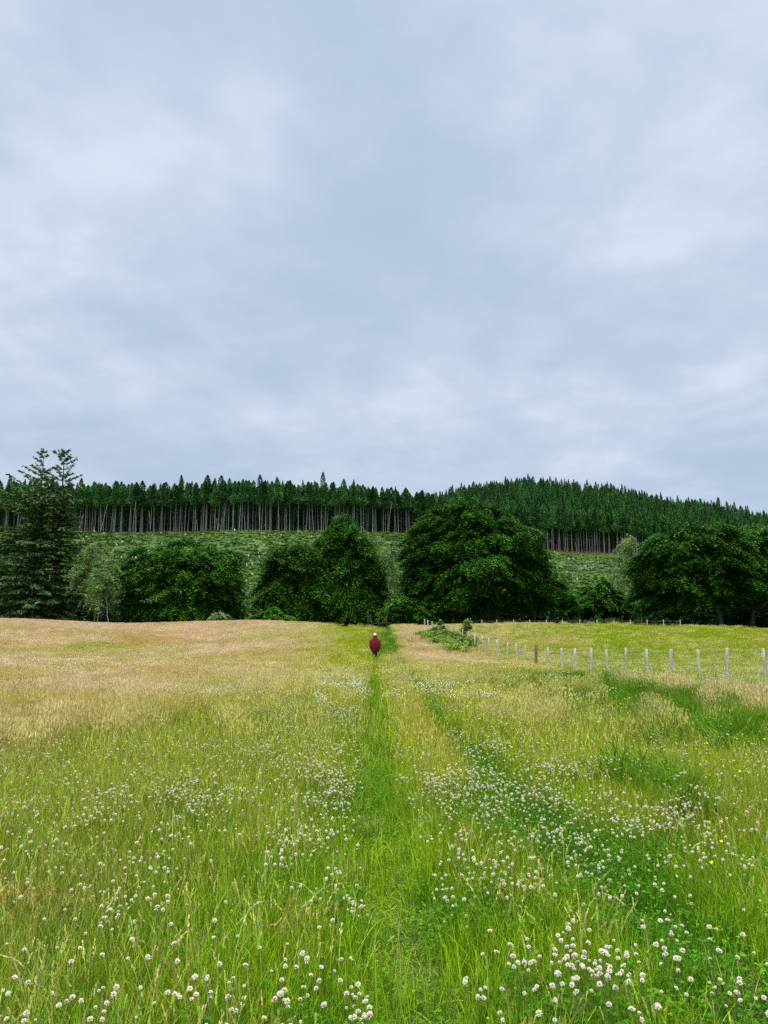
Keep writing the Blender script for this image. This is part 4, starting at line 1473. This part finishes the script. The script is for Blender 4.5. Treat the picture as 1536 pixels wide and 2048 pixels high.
def build_broadleaves():
    B = broadleaf
    B('beech_tree', 'wide rounded beech on the left with its leaves hanging to the ground', 108, [362],
      [(372, 1108, 68, 36), (305, 1140, 58, 44), (428, 1143, 50, 46), (275, 1195, 34, 42), (372, 1180, 90, 60), (448, 1197, 36, 44), (320, 1222, 60, 24), (408, 1222, 62, 24)],
      3000, M_beech, M_bark, seed=41, group='broadleaf trees along the meadow edge')
    B('beech_tree', 'low spreading green tree just left of the pointed one', 104, [585],
      [(566, 1118, 28, 24), (604, 1112, 28, 24), (564, 1162, 32, 44), (612, 1165, 38, 52), (575, 1205, 52, 34)],
      1700, M_beech, M_bark, seed=42, rad=.25, group='broadleaf trees along the meadow edge', droop=.8, L=2.0)
    B('beech_tree', 'tall pointed broadleaf tree left of the gate', 112, [700],
      [(690, 1056, 26, 24), (672, 1092, 32, 32), (712, 1095, 36, 36), (690, 1130, 50, 40), (668, 1175, 48, 48), (735, 1160, 40, 50), (700, 1210, 66, 34), (755, 1215, 28, 28)],
      2700, M_beech, M_bark, seed=43, rad=.32, group='broadleaf trees along the meadow edge', droop=.7)
    B('beech_tree', 'huge dark beech right of the gate, the tallest broadleaf tree', 106, [993, 968],
      [(925, 1036, 62, 34), (872, 1062, 48, 36), (980, 1050, 52, 40), (850, 1105, 42, 42), (925, 1095, 80, 56), (1010, 1095, 60, 50), (845, 1160, 38, 48),
       (1050, 1140, 50, 48), (960, 1155, 95, 56), (885, 1175, 66, 46), (1075, 1178, 44, 34), (862, 1212, 66, 26), (1010, 1195, 82, 30), (930, 1205, 70, 28)],
      6200, M_beech, M_bark, seed=44, rad=.55, group='broadleaf trees along the meadow edge')
    B('beech_tree', 'small beech tucked under the right edge of the huge one', 112, [1103],
      [(1100, 1175, 34, 26), (1088, 1198, 34, 24), (1118, 1192, 26, 26)], 800, M_beech, M_bark, seed=45, rad=.3, L=1.7,
      group='broadleaf trees along the meadow edge')
    B('beech_tree', 'broad beech on the right with a pale trunk showing below', 108, [1443],
      [(1438, 1064, 34, 26), (1380, 1082, 44, 34), (1330, 1100, 48, 38), (1425, 1110, 66, 46), (1300, 1145, 40, 44), (1365, 1150, 70, 52), (1450, 1160, 64, 50), (1310, 1190, 44, 30), (1400, 1186, 70, 30)],
      4200, M_beech, M_bark, seed=46, rad=.42, group='broadleaf trees along the meadow edge')
    B('beech_tree', 'rightmost beech, its crown cut by the edge of the view', 112, [1560, 1500],
      [(1515, 1080, 50, 32), (1580, 1090, 60, 40), (1520, 1130, 60, 46), (1600, 1150, 66, 60), (1510, 1175, 56, 34), (1570, 1190, 70, 30)],
      2900, M_beech, M_bark, seed=47, rad=.42, group='broadleaf trees along the meadow edge')
    # shrubs
    S = lambda *a, **k: broadleaf(*a, cat='shrub', rad=.09, **k)
    S('shrub', 'dark rounded shrub in the gap between huge and right beeches', 122, [1190],
      [(1165, 1205, 36, 32), (1205, 1200, 42, 36), (1240, 1215, 26, 26), (1140, 1222, 24, 22)], 1500, M_beech, M_bark, L=1.2, seed=51)
    S('shrub', 'dark shrub in the shade behind the trunk of the right beech', 120, [1400],
      [(1330, 1212, 48, 34), (1395, 1215, 50, 32), (1450, 1215, 46, 32)], 1500, M_beech, M_bark, L=1.2, seed=57)  # added foliage, makes the dark beneath the right crown
    S('shrub', 'dark shrub at the right edge behind the rightmost beech', 121, [1530],
      [(1510, 1215, 46, 34), (1570, 1215, 50, 34), (1630, 1210, 46, 36)], 1300, M_beech, M_bark, L=1.2, seed=58)  # added backing, blackens the space under the rightmost crown
    S('shrub', 'dark shrub filling the shade behind the huge beech trunks', 120, [960],
      [(880, 1215, 50, 30), (950, 1215, 54, 32), (1030, 1215, 54, 32)], 1500, M_beech, M_bark, L=1.2, seed=59)  # added behind the trunks in place of deep shade
    S('shrub', 'low dark shrub hanging over the track beside the gate', 103, [800],
      [(800, 1215, 28, 22), (828, 1226, 30, 18), (785, 1232, 14, 12)], 700, M_beech, M_bark, L=1.3, seed=52)
    S('shrub', 'small pale green bush at the foot of the left beech', 97, [440],
      [(440, 1234, 13, 9)], 200, M_birch, M_bark, L=.8, leaf=.16, seed=53)
    S('shrub', 'low leafy shrub spreading between left beech and its neighbour', 98, [535],
      [(515, 1236, 18, 8), (545, 1230, 26, 13), (575, 1236, 18, 9)], 420, M_beech, M_bark, L=.9, seed=54)
    S('shrub', 'dark shrub behind the thin birch at left', 112, [190],
      [(165, 1215, 26, 26), (200, 1222, 28, 22)], 700, M_beech, M_bark, L=1.2, seed=55)
    S('shrub', 'dark bush at the left edge below the spruces', 110, [12],
      [(0, 1120, 40, 40), (30, 1170, 45, 45), (0, 1200, 50, 40), (60, 1212, 40, 28), (-40, 1150, 50, 60)], 2000, M_beech, M_bark, L=1.8, seed=56)
    # light, thin birches
    Bi = lambda *a, **k: broadleaf(*a, rad=.11, K=14, leaf=.20, L=1.5, droop=.9, shell=.8, bark=M_bbark, mat=M_birch, flat=.8, **k)
    Bi('birch_tree', 'wispy pale green birch between the spruces and left beech', 104, [196, 186, 222],
       [(195, 1110, 28, 26), (175, 1150, 24, 34), (215, 1155, 28, 38), (200, 1200, 34, 32)], ns=620, seed=61, group='thin birches')
    Bi('birch_tree', 'pale birch on the slope behind the pointed tree', 150, [768, 752],
       [(760, 1085, 24, 20), (775, 1120, 24, 28), (758, 1160, 22, 34), (790, 1180, 22, 30)], ns=800, seed=62, group='thin birches')
    Bi('birch_tree', 'thin birch with bare forked top left of the right beech', 150, [1248, 1262],
       [(1252, 1085, 18, 20), (1245, 1115, 18, 30), (1262, 1135, 18, 30), (1240, 1165, 24, 30)], ns=700, seed=63, group='thin birches')
    # bramble by the fence
    g = np.random.default_rng(70)
    ctr = (5.6, 66.0)
    z0 = float(zg(*ctr))
    root = thing('bramble_thicket', (ctr[0], ctr[1], z0), 'sprawling bright green bramble thicket against the wire fence', 'thicket')
    lob = []
    for i in range(38):
        yy = g.uniform(58, 74); t = (yy - 58) / 16
        xx = g.uniform(3.4 + .2 * t, fence_x(yy) - .3) if yy > 60 else g.uniform(5.0, fence_x(yy) - .2)
        h = g.uniform(.4, .85) * (1 - .35 * abs(xx - 5.8) / 2.5)
        lob.append((xx - ctr[0], yy - ctr[1], float(zg(xx, yy)) - z0 + h * .5, g.uniform(.6, 1.1), g.uniform(.9, 1.6), h * .8))
    for (c, r, Y_) in ((880, 1243, 72), (884, 1252, 71), (930, 1247, 66), (924, 1256, 67)):
        p = P(c, r, Y_)
        lob.append((p[0] - ctr[0], Y_ - ctr[1], p[2] - z0 - .1, .24, .26, .42))
    v, f, c = sprays(lob, 11000, 16, .5, .10, g, .4, .5, flat=.6)
    mb = MB(); mb.add(v, f, c)
    link('leaves', mb.mesh('bramble_leaves', [M_bramble]), root)
    mb = MB()
    for i in range(60):
        l = lob[int(g.integers(0, len(lob)))]
        a = np.array([l[0] + g.normal(0, .4), l[1] + g.normal(0, .4), float(zg(l[0] + ctr[0], l[1] + ctr[1])) - z0 - .05])
        b_ = np.array(l[:3]) + g.normal(0, .3, 3) + [0, 0, l[5] * .8]
        mb.tube([a, (a + b_) / 2 + [0, 0, .2], b_], [.012, .01, .005], 4)
    link('stems', mb.mesh('bramble_stems', [M_bark]), root)


build_broadleaves()


# ------------------------------------------------------------------ the two tall spruces
def spruce(label, c, rtop, Y, seed, maxr, skip=.12, one_side=0.0):
    g = np.random.default_rng(seed)
    top = P(c, rtop, Y)
    x0 = top[0]; z0 = float(zg(x0, Y)); H = top[2] - z0
    root = thing('spruce_tree', (x0, Y, z0), label, 'spruce', 'tall open spruces at the left')
    mb = MB()
    k = 12; t = np.linspace(0, 1, k)
    tr = np.stack([g.normal(0, .06, k) * t, g.normal(0, .06, k) * t, -.3 + (H + .3) * t], 1)
    mb.tube(tr, .36 * (1 - t) ** .9 + .015, 8)
    fb = MB()
    z = .8
    while z < H - .15:
        rel = z / H
        R_ = maxr * (1 - rel) ** .55
        nb = int(g.integers(3, 6)) if rel > .72 else int(g.integers(5, 9))
        a0 = g.uniform(0, 6.283)
        for b in range(nb):
            if g.uniform() < skip + (.15 if rel > .78 else 0):
                continue
            a = a0 + b * 6.283 / nb + g.normal(0, .25)
            ln_ = R_ * g.uniform(.65, 1.15) * (1 - one_side * math.cos(a))
            d = np.array([math.cos(a), math.sin(a), 0])
            rise = (.35 if rel < .6 else 1.1) * (rel - .38) + g.normal(0, .07)
            n = 6; s = np.linspace(0, 1, n)
            pts = np.array([0, 0, z]) + np.outer(s * ln_, d) + np.outer(ln_ * (rise * s + (.12 - .35 * (1 - rel)) * s ** 2 * (1 - s * .4)), [0, 0, 1])
            mb.tube(pts, (.05 * (1 - rel) + .012) * (1 - s * .8), 4, cap=False)
            m = int(6 + (29 if rel < .7 else 13) * ln_)
            ss = g.uniform(.12, 1.02, m)
            q = np.stack([np.interp(ss, s, pts[:, j]) for j in range(3)], 1)
            side = np.array([-d[1], d[0], 0])
            lat = g.normal(0, 1, m) * .12 * ln_ * (1.05 - ss).clip(0) ** .6
            q = q + np.outer(lat, side)
            q[:, 2] -= np.abs(lat) * .3 + g.uniform(0, .16, m)
            ax = unit(d[None] * .8 + np.outer(np.sign(lat), side) * .7 + g.normal(0, .25, (m, 3)) - np.array([[0, 0, .25]])) * g.uniform(.16, .36, (m, 1)) * (1 if rel < .75 else .75)
            up = unit(np.cross(ax, np.cross([0, 0, 1.0], ax)) + g.normal(0, .35, (m, 3)))
            wx = unit(np.cross(ax, up)) * g.uniform(.05, .10, (m, 1))
            v, f = quads(q, wx, ax)
            tone = g.normal(1, .25, (m, 1)).clip(.5, 1.7) * np.array([[1, 1, 1.0]])
            fb.add(v, f, np.repeat(tone, 4, 0))
        z += g.uniform(.42, .75) * (1.0 if rel < .7 else 1.15)
    link('crown', fb.mesh('crown', [M_spruce]), root)
    link('trunk', mb.mesh('trunk', [M_bark], True), root)


spruce('tall open spruce with layered branches, left one of the pair', 88, 900, 104, 81, 7.0, one_side=.35)
spruce('tall spruce with ragged thin top, right one of the pair', 130, 896, 106, 82, 5.6, skip=.22)


# ------------------------------------------------------------------ plantation
def conifer_mesh(H, R_, z0, g, nq=300, dark=1.0):
    """crown of one plantation conifer"""
    fb = MB()
    rel = g.uniform(0, 1, nq) ** .85
    z = z0 + (H - z0) * rel
    lvl = np.round(rel * 13) / 13
    rad = R_ * (1 - rel) ** .6 * (.65 + .5 * (np.sin(lvl * 91.7) * .5 + .5)) * np.where(rel < .12, .75, 1)
    a = g.uniform(0, 6.283, nq)
    fr = np.sqrt(g.uniform(.08, 1, nq))
    d = np.stack([np.cos(a), np.sin(a), np.zeros(nq)], 1)
    q = d * (rad * fr)[:, None]
    q[:, 2] = z + .15 * rad * fr
    ax = unit(d + np.array([0, 0, .25]) + g.normal(0, .35, (nq, 3))) * (.20 + .18 * (1 - rel))[:, None]
    nr = unit(g.normal(0, .5, (nq, 3)) + [0, 0, 1])
    wx = unit(np.cross(ax, nr)) * g.uniform(.08, .17, (nq, 1))
    v, f = quads(q, wx, ax)
    tone = g.normal(1, .2, (nq, 1)).clip(.5, 1.7) * np.array([[1, 1, 1.0]])
    fb.add(v, f, np.repeat(tone, 4, 0))
    m = 8
    fb.tube([(0, 0, H - 1.6), (0, 0, H + .2)], [.10, .02], 3, c=(.8, .8, .8), cap=False)
    return fb


def trunk_piece(mb, H, g, c=None, lean=0.0):
    t = np.linspace(0, 1, 5)
    pts = np.stack([lean * H * t + g.normal(0, .08, 5) * t, g.normal(0, .08, 5) * t, -.5 + (H * .93 + .5) * t], 1)
    mb.tube(pts, .12 * (1 - t * .7), 6, cap=False, c=c)
    for i in range(7):          # dead side twigs
        zz = g.uniform(.18, .6) * H; a = g.uniform(0, 6.28)
        p0 = np.array([lean * zz, 0, zz]); ln_ = g.uniform(.4, 1.2)
        mb.tube([p0, p0 + [math.cos(a) * ln_, math.sin(a) * ln_, g.uniform(-.1, .25)]], [.022, .008], 3, cap=False, c=c)


def build_forest():
    g = np.random.default_rng(101)
    crowns, trunks = [], []
    for i in range(9):
        H = 21.0 + g.normal(0, 1.0)
        crowns.append((conifer_mesh(H, g.uniform(2.2, 3.1), H * g.uniform(.50, .60), g, 1000).mesh('conifer_crown', [M_conif])))
        mb = MB(); trunk_piece(mb, H, g); trunks.append(mb.mesh('conifer_trunk', [M_pbark]))
    # positions: jittered rows following the edge
    pos = []
    for d in np.concatenate([np.arange(0, 24, 2.8), np.arange(24, 60, 4.2), np.arange(60, 260, 5.2)]):
        st = 2.7 if d < 24 else (4.2 if d < 60 else 5.2)
        for x in np.arange(-230, 240, st):
            xx = x + g.uniform(-.45, .45) * st
            c = 768 + F * xx / 350
            Y0 = float(edge_y(c))
            wob = 5 * math.sin(xx * .045) + 3 * math.sin(xx * .13 + 1)
            Y = Y0 + d + wob + g.uniform(-.45, .45) * st
            c = 768 + F * xx / Y
            if c < -110 or c > 1650:
                continue
            if c < 700 and d > 150:
                continue
            if d > 150 and c < 780 and g.uniform() < .5:
                continue
            if Y > 610:
                continue
            pos.append((xx, Y, d, c))
    pos = np.array(pos)
    z = zg(pos[:, 0], pos[:, 1])
    hs = np.clip(g.normal(.98, .05, len(pos)), .80, 1.14)
    # individuals: front rows within view
    vis = (pos[:, 3] > 0) & (pos[:, 3] < 1290)
    order = np.argsort(np.where(vis, pos[:, 2], 1e9))
    ind = order[:285]
    isn = np.zeros(len(pos), bool); isn[ind] = True
    for i in ind:
        x, Y, d, c = pos[i]
        k = int(g.integers(0, 9))
        if c < 250: pl = 'behind the tall spruces at left'
        elif c < 640: pl = 'above the open clearing'
        elif c < 820: pl = 'above the pointed broadleaf tree'
        elif c < 1060: pl = 'behind the huge dark beech'
        else: pl = 'on the hill right of the huge beech'
        t = thing('conifer_tree', (x, Y, z[i]), '%s bare-trunked conifer %s %s' % ('shorter' if hs[i] < .94 else ('taller' if hs[i] > 1.02 else 'middling'), 'in the front row' if d < 1.5 else ('one row back' if d < 4.6 else 'rows deeper'), pl), 'conifer', 'front rows of the conifer plantation', g.uniform(0, 6.28))
        t.rotation_euler = (g.normal(0, .015), g.normal(0, .028), g.uniform(0, 6.28))
        s = hs[i]; sw = s * g.uniform(.75, 1.2)
        t.scale = (sw, sw, s)
        link('crown', crowns[k], t); link('trunk', trunks[k], t)
    # the landmark trees that stand above the skyline
    for (c, rt, Y, lab) in ((646, 944, 352, 'lone conifer rising above the plantation skyline near the middle'), (1436, 994, 540, 'thin conifer sticking up from the right end of the ridge'),
                            (1050, 954, 560, 'bushy conifer standing on top of the hill')):
        p = P(c, rt, Y); zz = float(zg(p[0], Y)); H = p[2] - zz
        t = thing('conifer_tree', (p[0], Y, zz), lab, 'conifer', 'conifers above the skyline')
        link('crown', conifer_mesh(H, 2.6, H * .5, g, 1300).mesh('tall_conifer_crown', [M_conif]), t)
        mb = MB(); trunk_piece(mb, H, g); link('trunk', mb.mesh('tall_conifer_trunk', [M_pbark]), t)
    # the rest of the wood as one mass
    Mci = mat_plant('forest_needles', inst=True, transl=.05, rough=.7, spec=.05)
    pieces = []
    for i in range(7):
        H = 21.0 + g.normal(0, 1.0)
        fb = conifer_mesh(H, g.uniform(2.3, 3.1), H * (.52 if i < 3 else .16), g, 900 if i < 3 else 1000)
        trunk_piece(fb, H, g, c=(2.2, .85, 1.9))
        pieces.append(fb.mesh('forest_tree', [Mci]))
    r = ~isn
    p2 = pos[r]; m = len(p2)
    idx = np.where(p2[:, 2] < 13, g.integers(0, 3, m), g.integers(3, 7, m))
    tn = np.array([.082, .200, .060]) * g.uniform(.55, 1.5, (m, 1)) * (1 + g.normal(0, .14, (m, 3))).clip(.5, 1.6)
    s = hs[r]
    o = scatter('conifer_forest', pieces, np.column_stack([p2[:, 0], p2[:, 1], z[r]]), np.column_stack([np.zeros((m, 2)), g.uniform(0, 6.28, m)]), np.stack([s, s, s * 1.0], 1), idx, tn,
                label='dense dark conifer wood filling the hill behind the front rows', cat='forest')
    print('forest', len(pos))
    # dead, bleached and leaning stems along the cut edge
    for i in range(26):
        c = g.uniform(150, 620) if i < 16 else g.uniform(700, 1230)
        Y = float(edge_y(c)) - g.uniform(0, 6)
        x = (c - 768) / F * Y; zz = float(zg(x, Y))
        H = g.uniform(2, 8) if i % 3 else g.uniform(9, 14)
        t = np.linspace(0, 1, 5)
        mb = MB(); mb.tube(np.stack([g.normal(0, .1, 5) * t, g.normal(0, .1, 5) * t, -.4 + (H + .4) * t], 1), .13 * (1 - .6 * t), 6)
        for q in range(3):
            z_ = g.uniform(.3, .9) * H; a = g.uniform(0, 6.28)
            mb.tube([(0, 0, z_), (math.cos(a) * .8, math.sin(a) * .8, z_ + .2)], [.04, .01], 3, cap=False)
        o = link('dead_trunk', mb.mesh('dead_trunk', [M_snag]), None, (x, Y, zz))
        o.rotation_euler = (g.normal(0, .05), g.normal(0, .10 if i % 4 else .38), 0)
        tall = 'tall' if H > 11 else 'short broken'
        side = 'left of the pointed broadleaf tree' if c < 640 else 'right of the pointed broadleaf tree'
        lean = 'leaning' if abs(o.rotation_euler[1]) > .15 else 'upright'
        tag(o, '%s %s bleached dead trunk at the plantation edge %s' % (tall, lean, side), 'dead trunk', 'bleached dead trunks at the plantation edge')


build_forest()


# ------------------------------------------------------------------ clear-felled slope
def build_slope():
    g = np.random.default_rng(120)
    pcs = []
    for i in range(4):      # scrubby clumps: bramble, bracken, brash
        lob = [(g.normal(0, .5), g.normal(0, .5), g.uniform(.2, .5), g.uniform(.5, 1.0), g.uniform(.5, 1.0), g.uniform(.3, .6)) for q in range(4)]
        v, f, c = sprays(lob, 26, 10, .7, .30, g, .3, .5, flat=.6)
        mb = MB(); mb.add(v, f, c)
        pcs.append(mb.mesh('scrub_clump', [M_under]))
    mb = MB()
    for i in range(14):     # grey brash: cut branches lying about
        a = g.uniform(0, 6.28); ln_ = g.uniform(.6, 1.8)
        p = np.array([g.normal(0, .8), g.normal(0, .6), g.uniform(.1, .4)])
        mb.tube([p, p + [math.cos(a) * ln_, math.sin(a) * ln_ * .6, g.normal(0, .15)]], [.09, .04], 3, cap=False)
    pcs.append(mb.mesh('brash', [M_under]))
    n = 17000
    Y = 125 + 235 * g.uniform(0, 1, n) ** .8
    c = g.uniform(-60, 1600, n)
    ed = edge_y(c)
    k = Y < ed - 1
    Y, c = Y[k], c[k]
    x = (c - 768) / F * Y
    nz = fnoise(x, Y, 22, 61); nf = fnoise(x, Y, 6, 62)
    keep = g.uniform(0, 1, len(x)) < .35 + .9 * nf
    x, Y, c, nz = x[keep], Y[keep], c[keep], nz[keep]
    m = len(x)
    light = np.array([.16, .29, .04]); dark = np.array([.09, .19, .03]); brown = np.array([.12, .09, .05])
    w = sstep(.4, .62, nz)[:, None]
    tn = light * w + dark * (1 - w)
    tn = tn * g.normal(1, .13, (m, 1)).clip(.5, 1.6)
    idx = g.integers(0, 4, m)
    _, row = project(x, Y, zg(x, Y))
    br = g.uniform(0, 1, m) < .012 + .35 * gauss(c, row, 1180, 1140, 70, 14) + .4 * gauss(c, row, 500, 1185, 30, 10) + .25 * (edge_y(c) - Y < 9)
    idx[br] = 4
    tn[br] = np.array([.30, .28, .24]) * g.uniform(.6, 1.2, (br.sum(), 1))
    s = g.uniform(.6, 1.5, m)
    scatter('slope_scrub', pcs, np.column_stack([x, Y, zg(x, Y)]), np.column_stack([np.zeros((m, 2)), g.uniform(0, 6.28, m)]), np.stack([s * .95, s * .95, s * .6], 1), idx, tn,
            label='rough green scrub and grey brash covering the felled slope', cat='scrub')
    # stumps with pale cut faces
    sm = []
    for i in range(4):
        mb = MB()
        h = g.uniform(.45, .8); r_ = g.uniform(.16, .28)
        mb.tube([(0, 0, -.3), (0, 0, .1), (0, 0, h)], [r_ * 1.35, r_ * 1.05, r_], 9)
        sm.append(mb.mesh('tree_stump', [M_cut]))
    cnt = 0
    tries = 0
    while cnt < 170 and tries < 4000:
        tries += 1
        Y = g.uniform(190, 340); c = g.uniform(130, 1260)
        if Y > edge_y(c) - 2:
            continue
        x = (c - 768) / F * Y
        zz = float(zg(x, Y)); _, row = project(np.array([x]), np.array([Y]), np.array([zz])); row = row[0]
        w = gauss(c, row, 490, 1120, 110, 50) + gauss(c, row, 230, 1090, 70, 22) + .7 * gauss(c, row, 1150, 1130, 70, 26) + .3 * gauss(c, row, 790, 1110, 30, 30)
        if g.uniform() > w:
            continue
        o = link('tree_stump', sm[int(g.integers(0, 4))], None, (x, Y, zz + .25))
        s = g.uniform(.7, 1.3); o.scale = (s, s, s)
        o.rotation_euler = (g.normal(.1, .15), g.normal(0, .15), g.uniform(0, 6))
        pl = 'on the slope between left beech and pointed tree' if 400 < c < 680 else ('on the slope above the thin birch' if c <= 400 else ('on the slope just right of the pointed tree' if c < 900 else 'on the slope right of the huge beech'))
        tag(o, '%s pale tree stump %s %s' % ('small' if s < .9 else ('large' if s > 1.12 else 'middling'), 'high' if row < 1085 else ('low' if row > 1130 else 'halfway'), pl), 'stump', 'pale stumps on the felled slope')
        cnt += 1
    # undergrowth closing the foot of the trees, shade under the crowns put into its tint
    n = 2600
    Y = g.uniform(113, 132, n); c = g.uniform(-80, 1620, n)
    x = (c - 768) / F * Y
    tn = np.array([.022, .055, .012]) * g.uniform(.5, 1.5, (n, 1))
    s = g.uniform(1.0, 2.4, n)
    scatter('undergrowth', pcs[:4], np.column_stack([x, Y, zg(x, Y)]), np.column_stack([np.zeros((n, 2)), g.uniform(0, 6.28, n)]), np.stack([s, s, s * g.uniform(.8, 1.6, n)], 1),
            g.integers(0, 4, n), tn, label='undergrowth along the foot of the trees with shade painted into its dark leaves', cat='undergrowth')


M_cut = mat_noise('fresh_cut_wood', [(0.28, 0.25, 0.2), (0.48, 0.44, 0.38)], 4, .9)
build_slope()
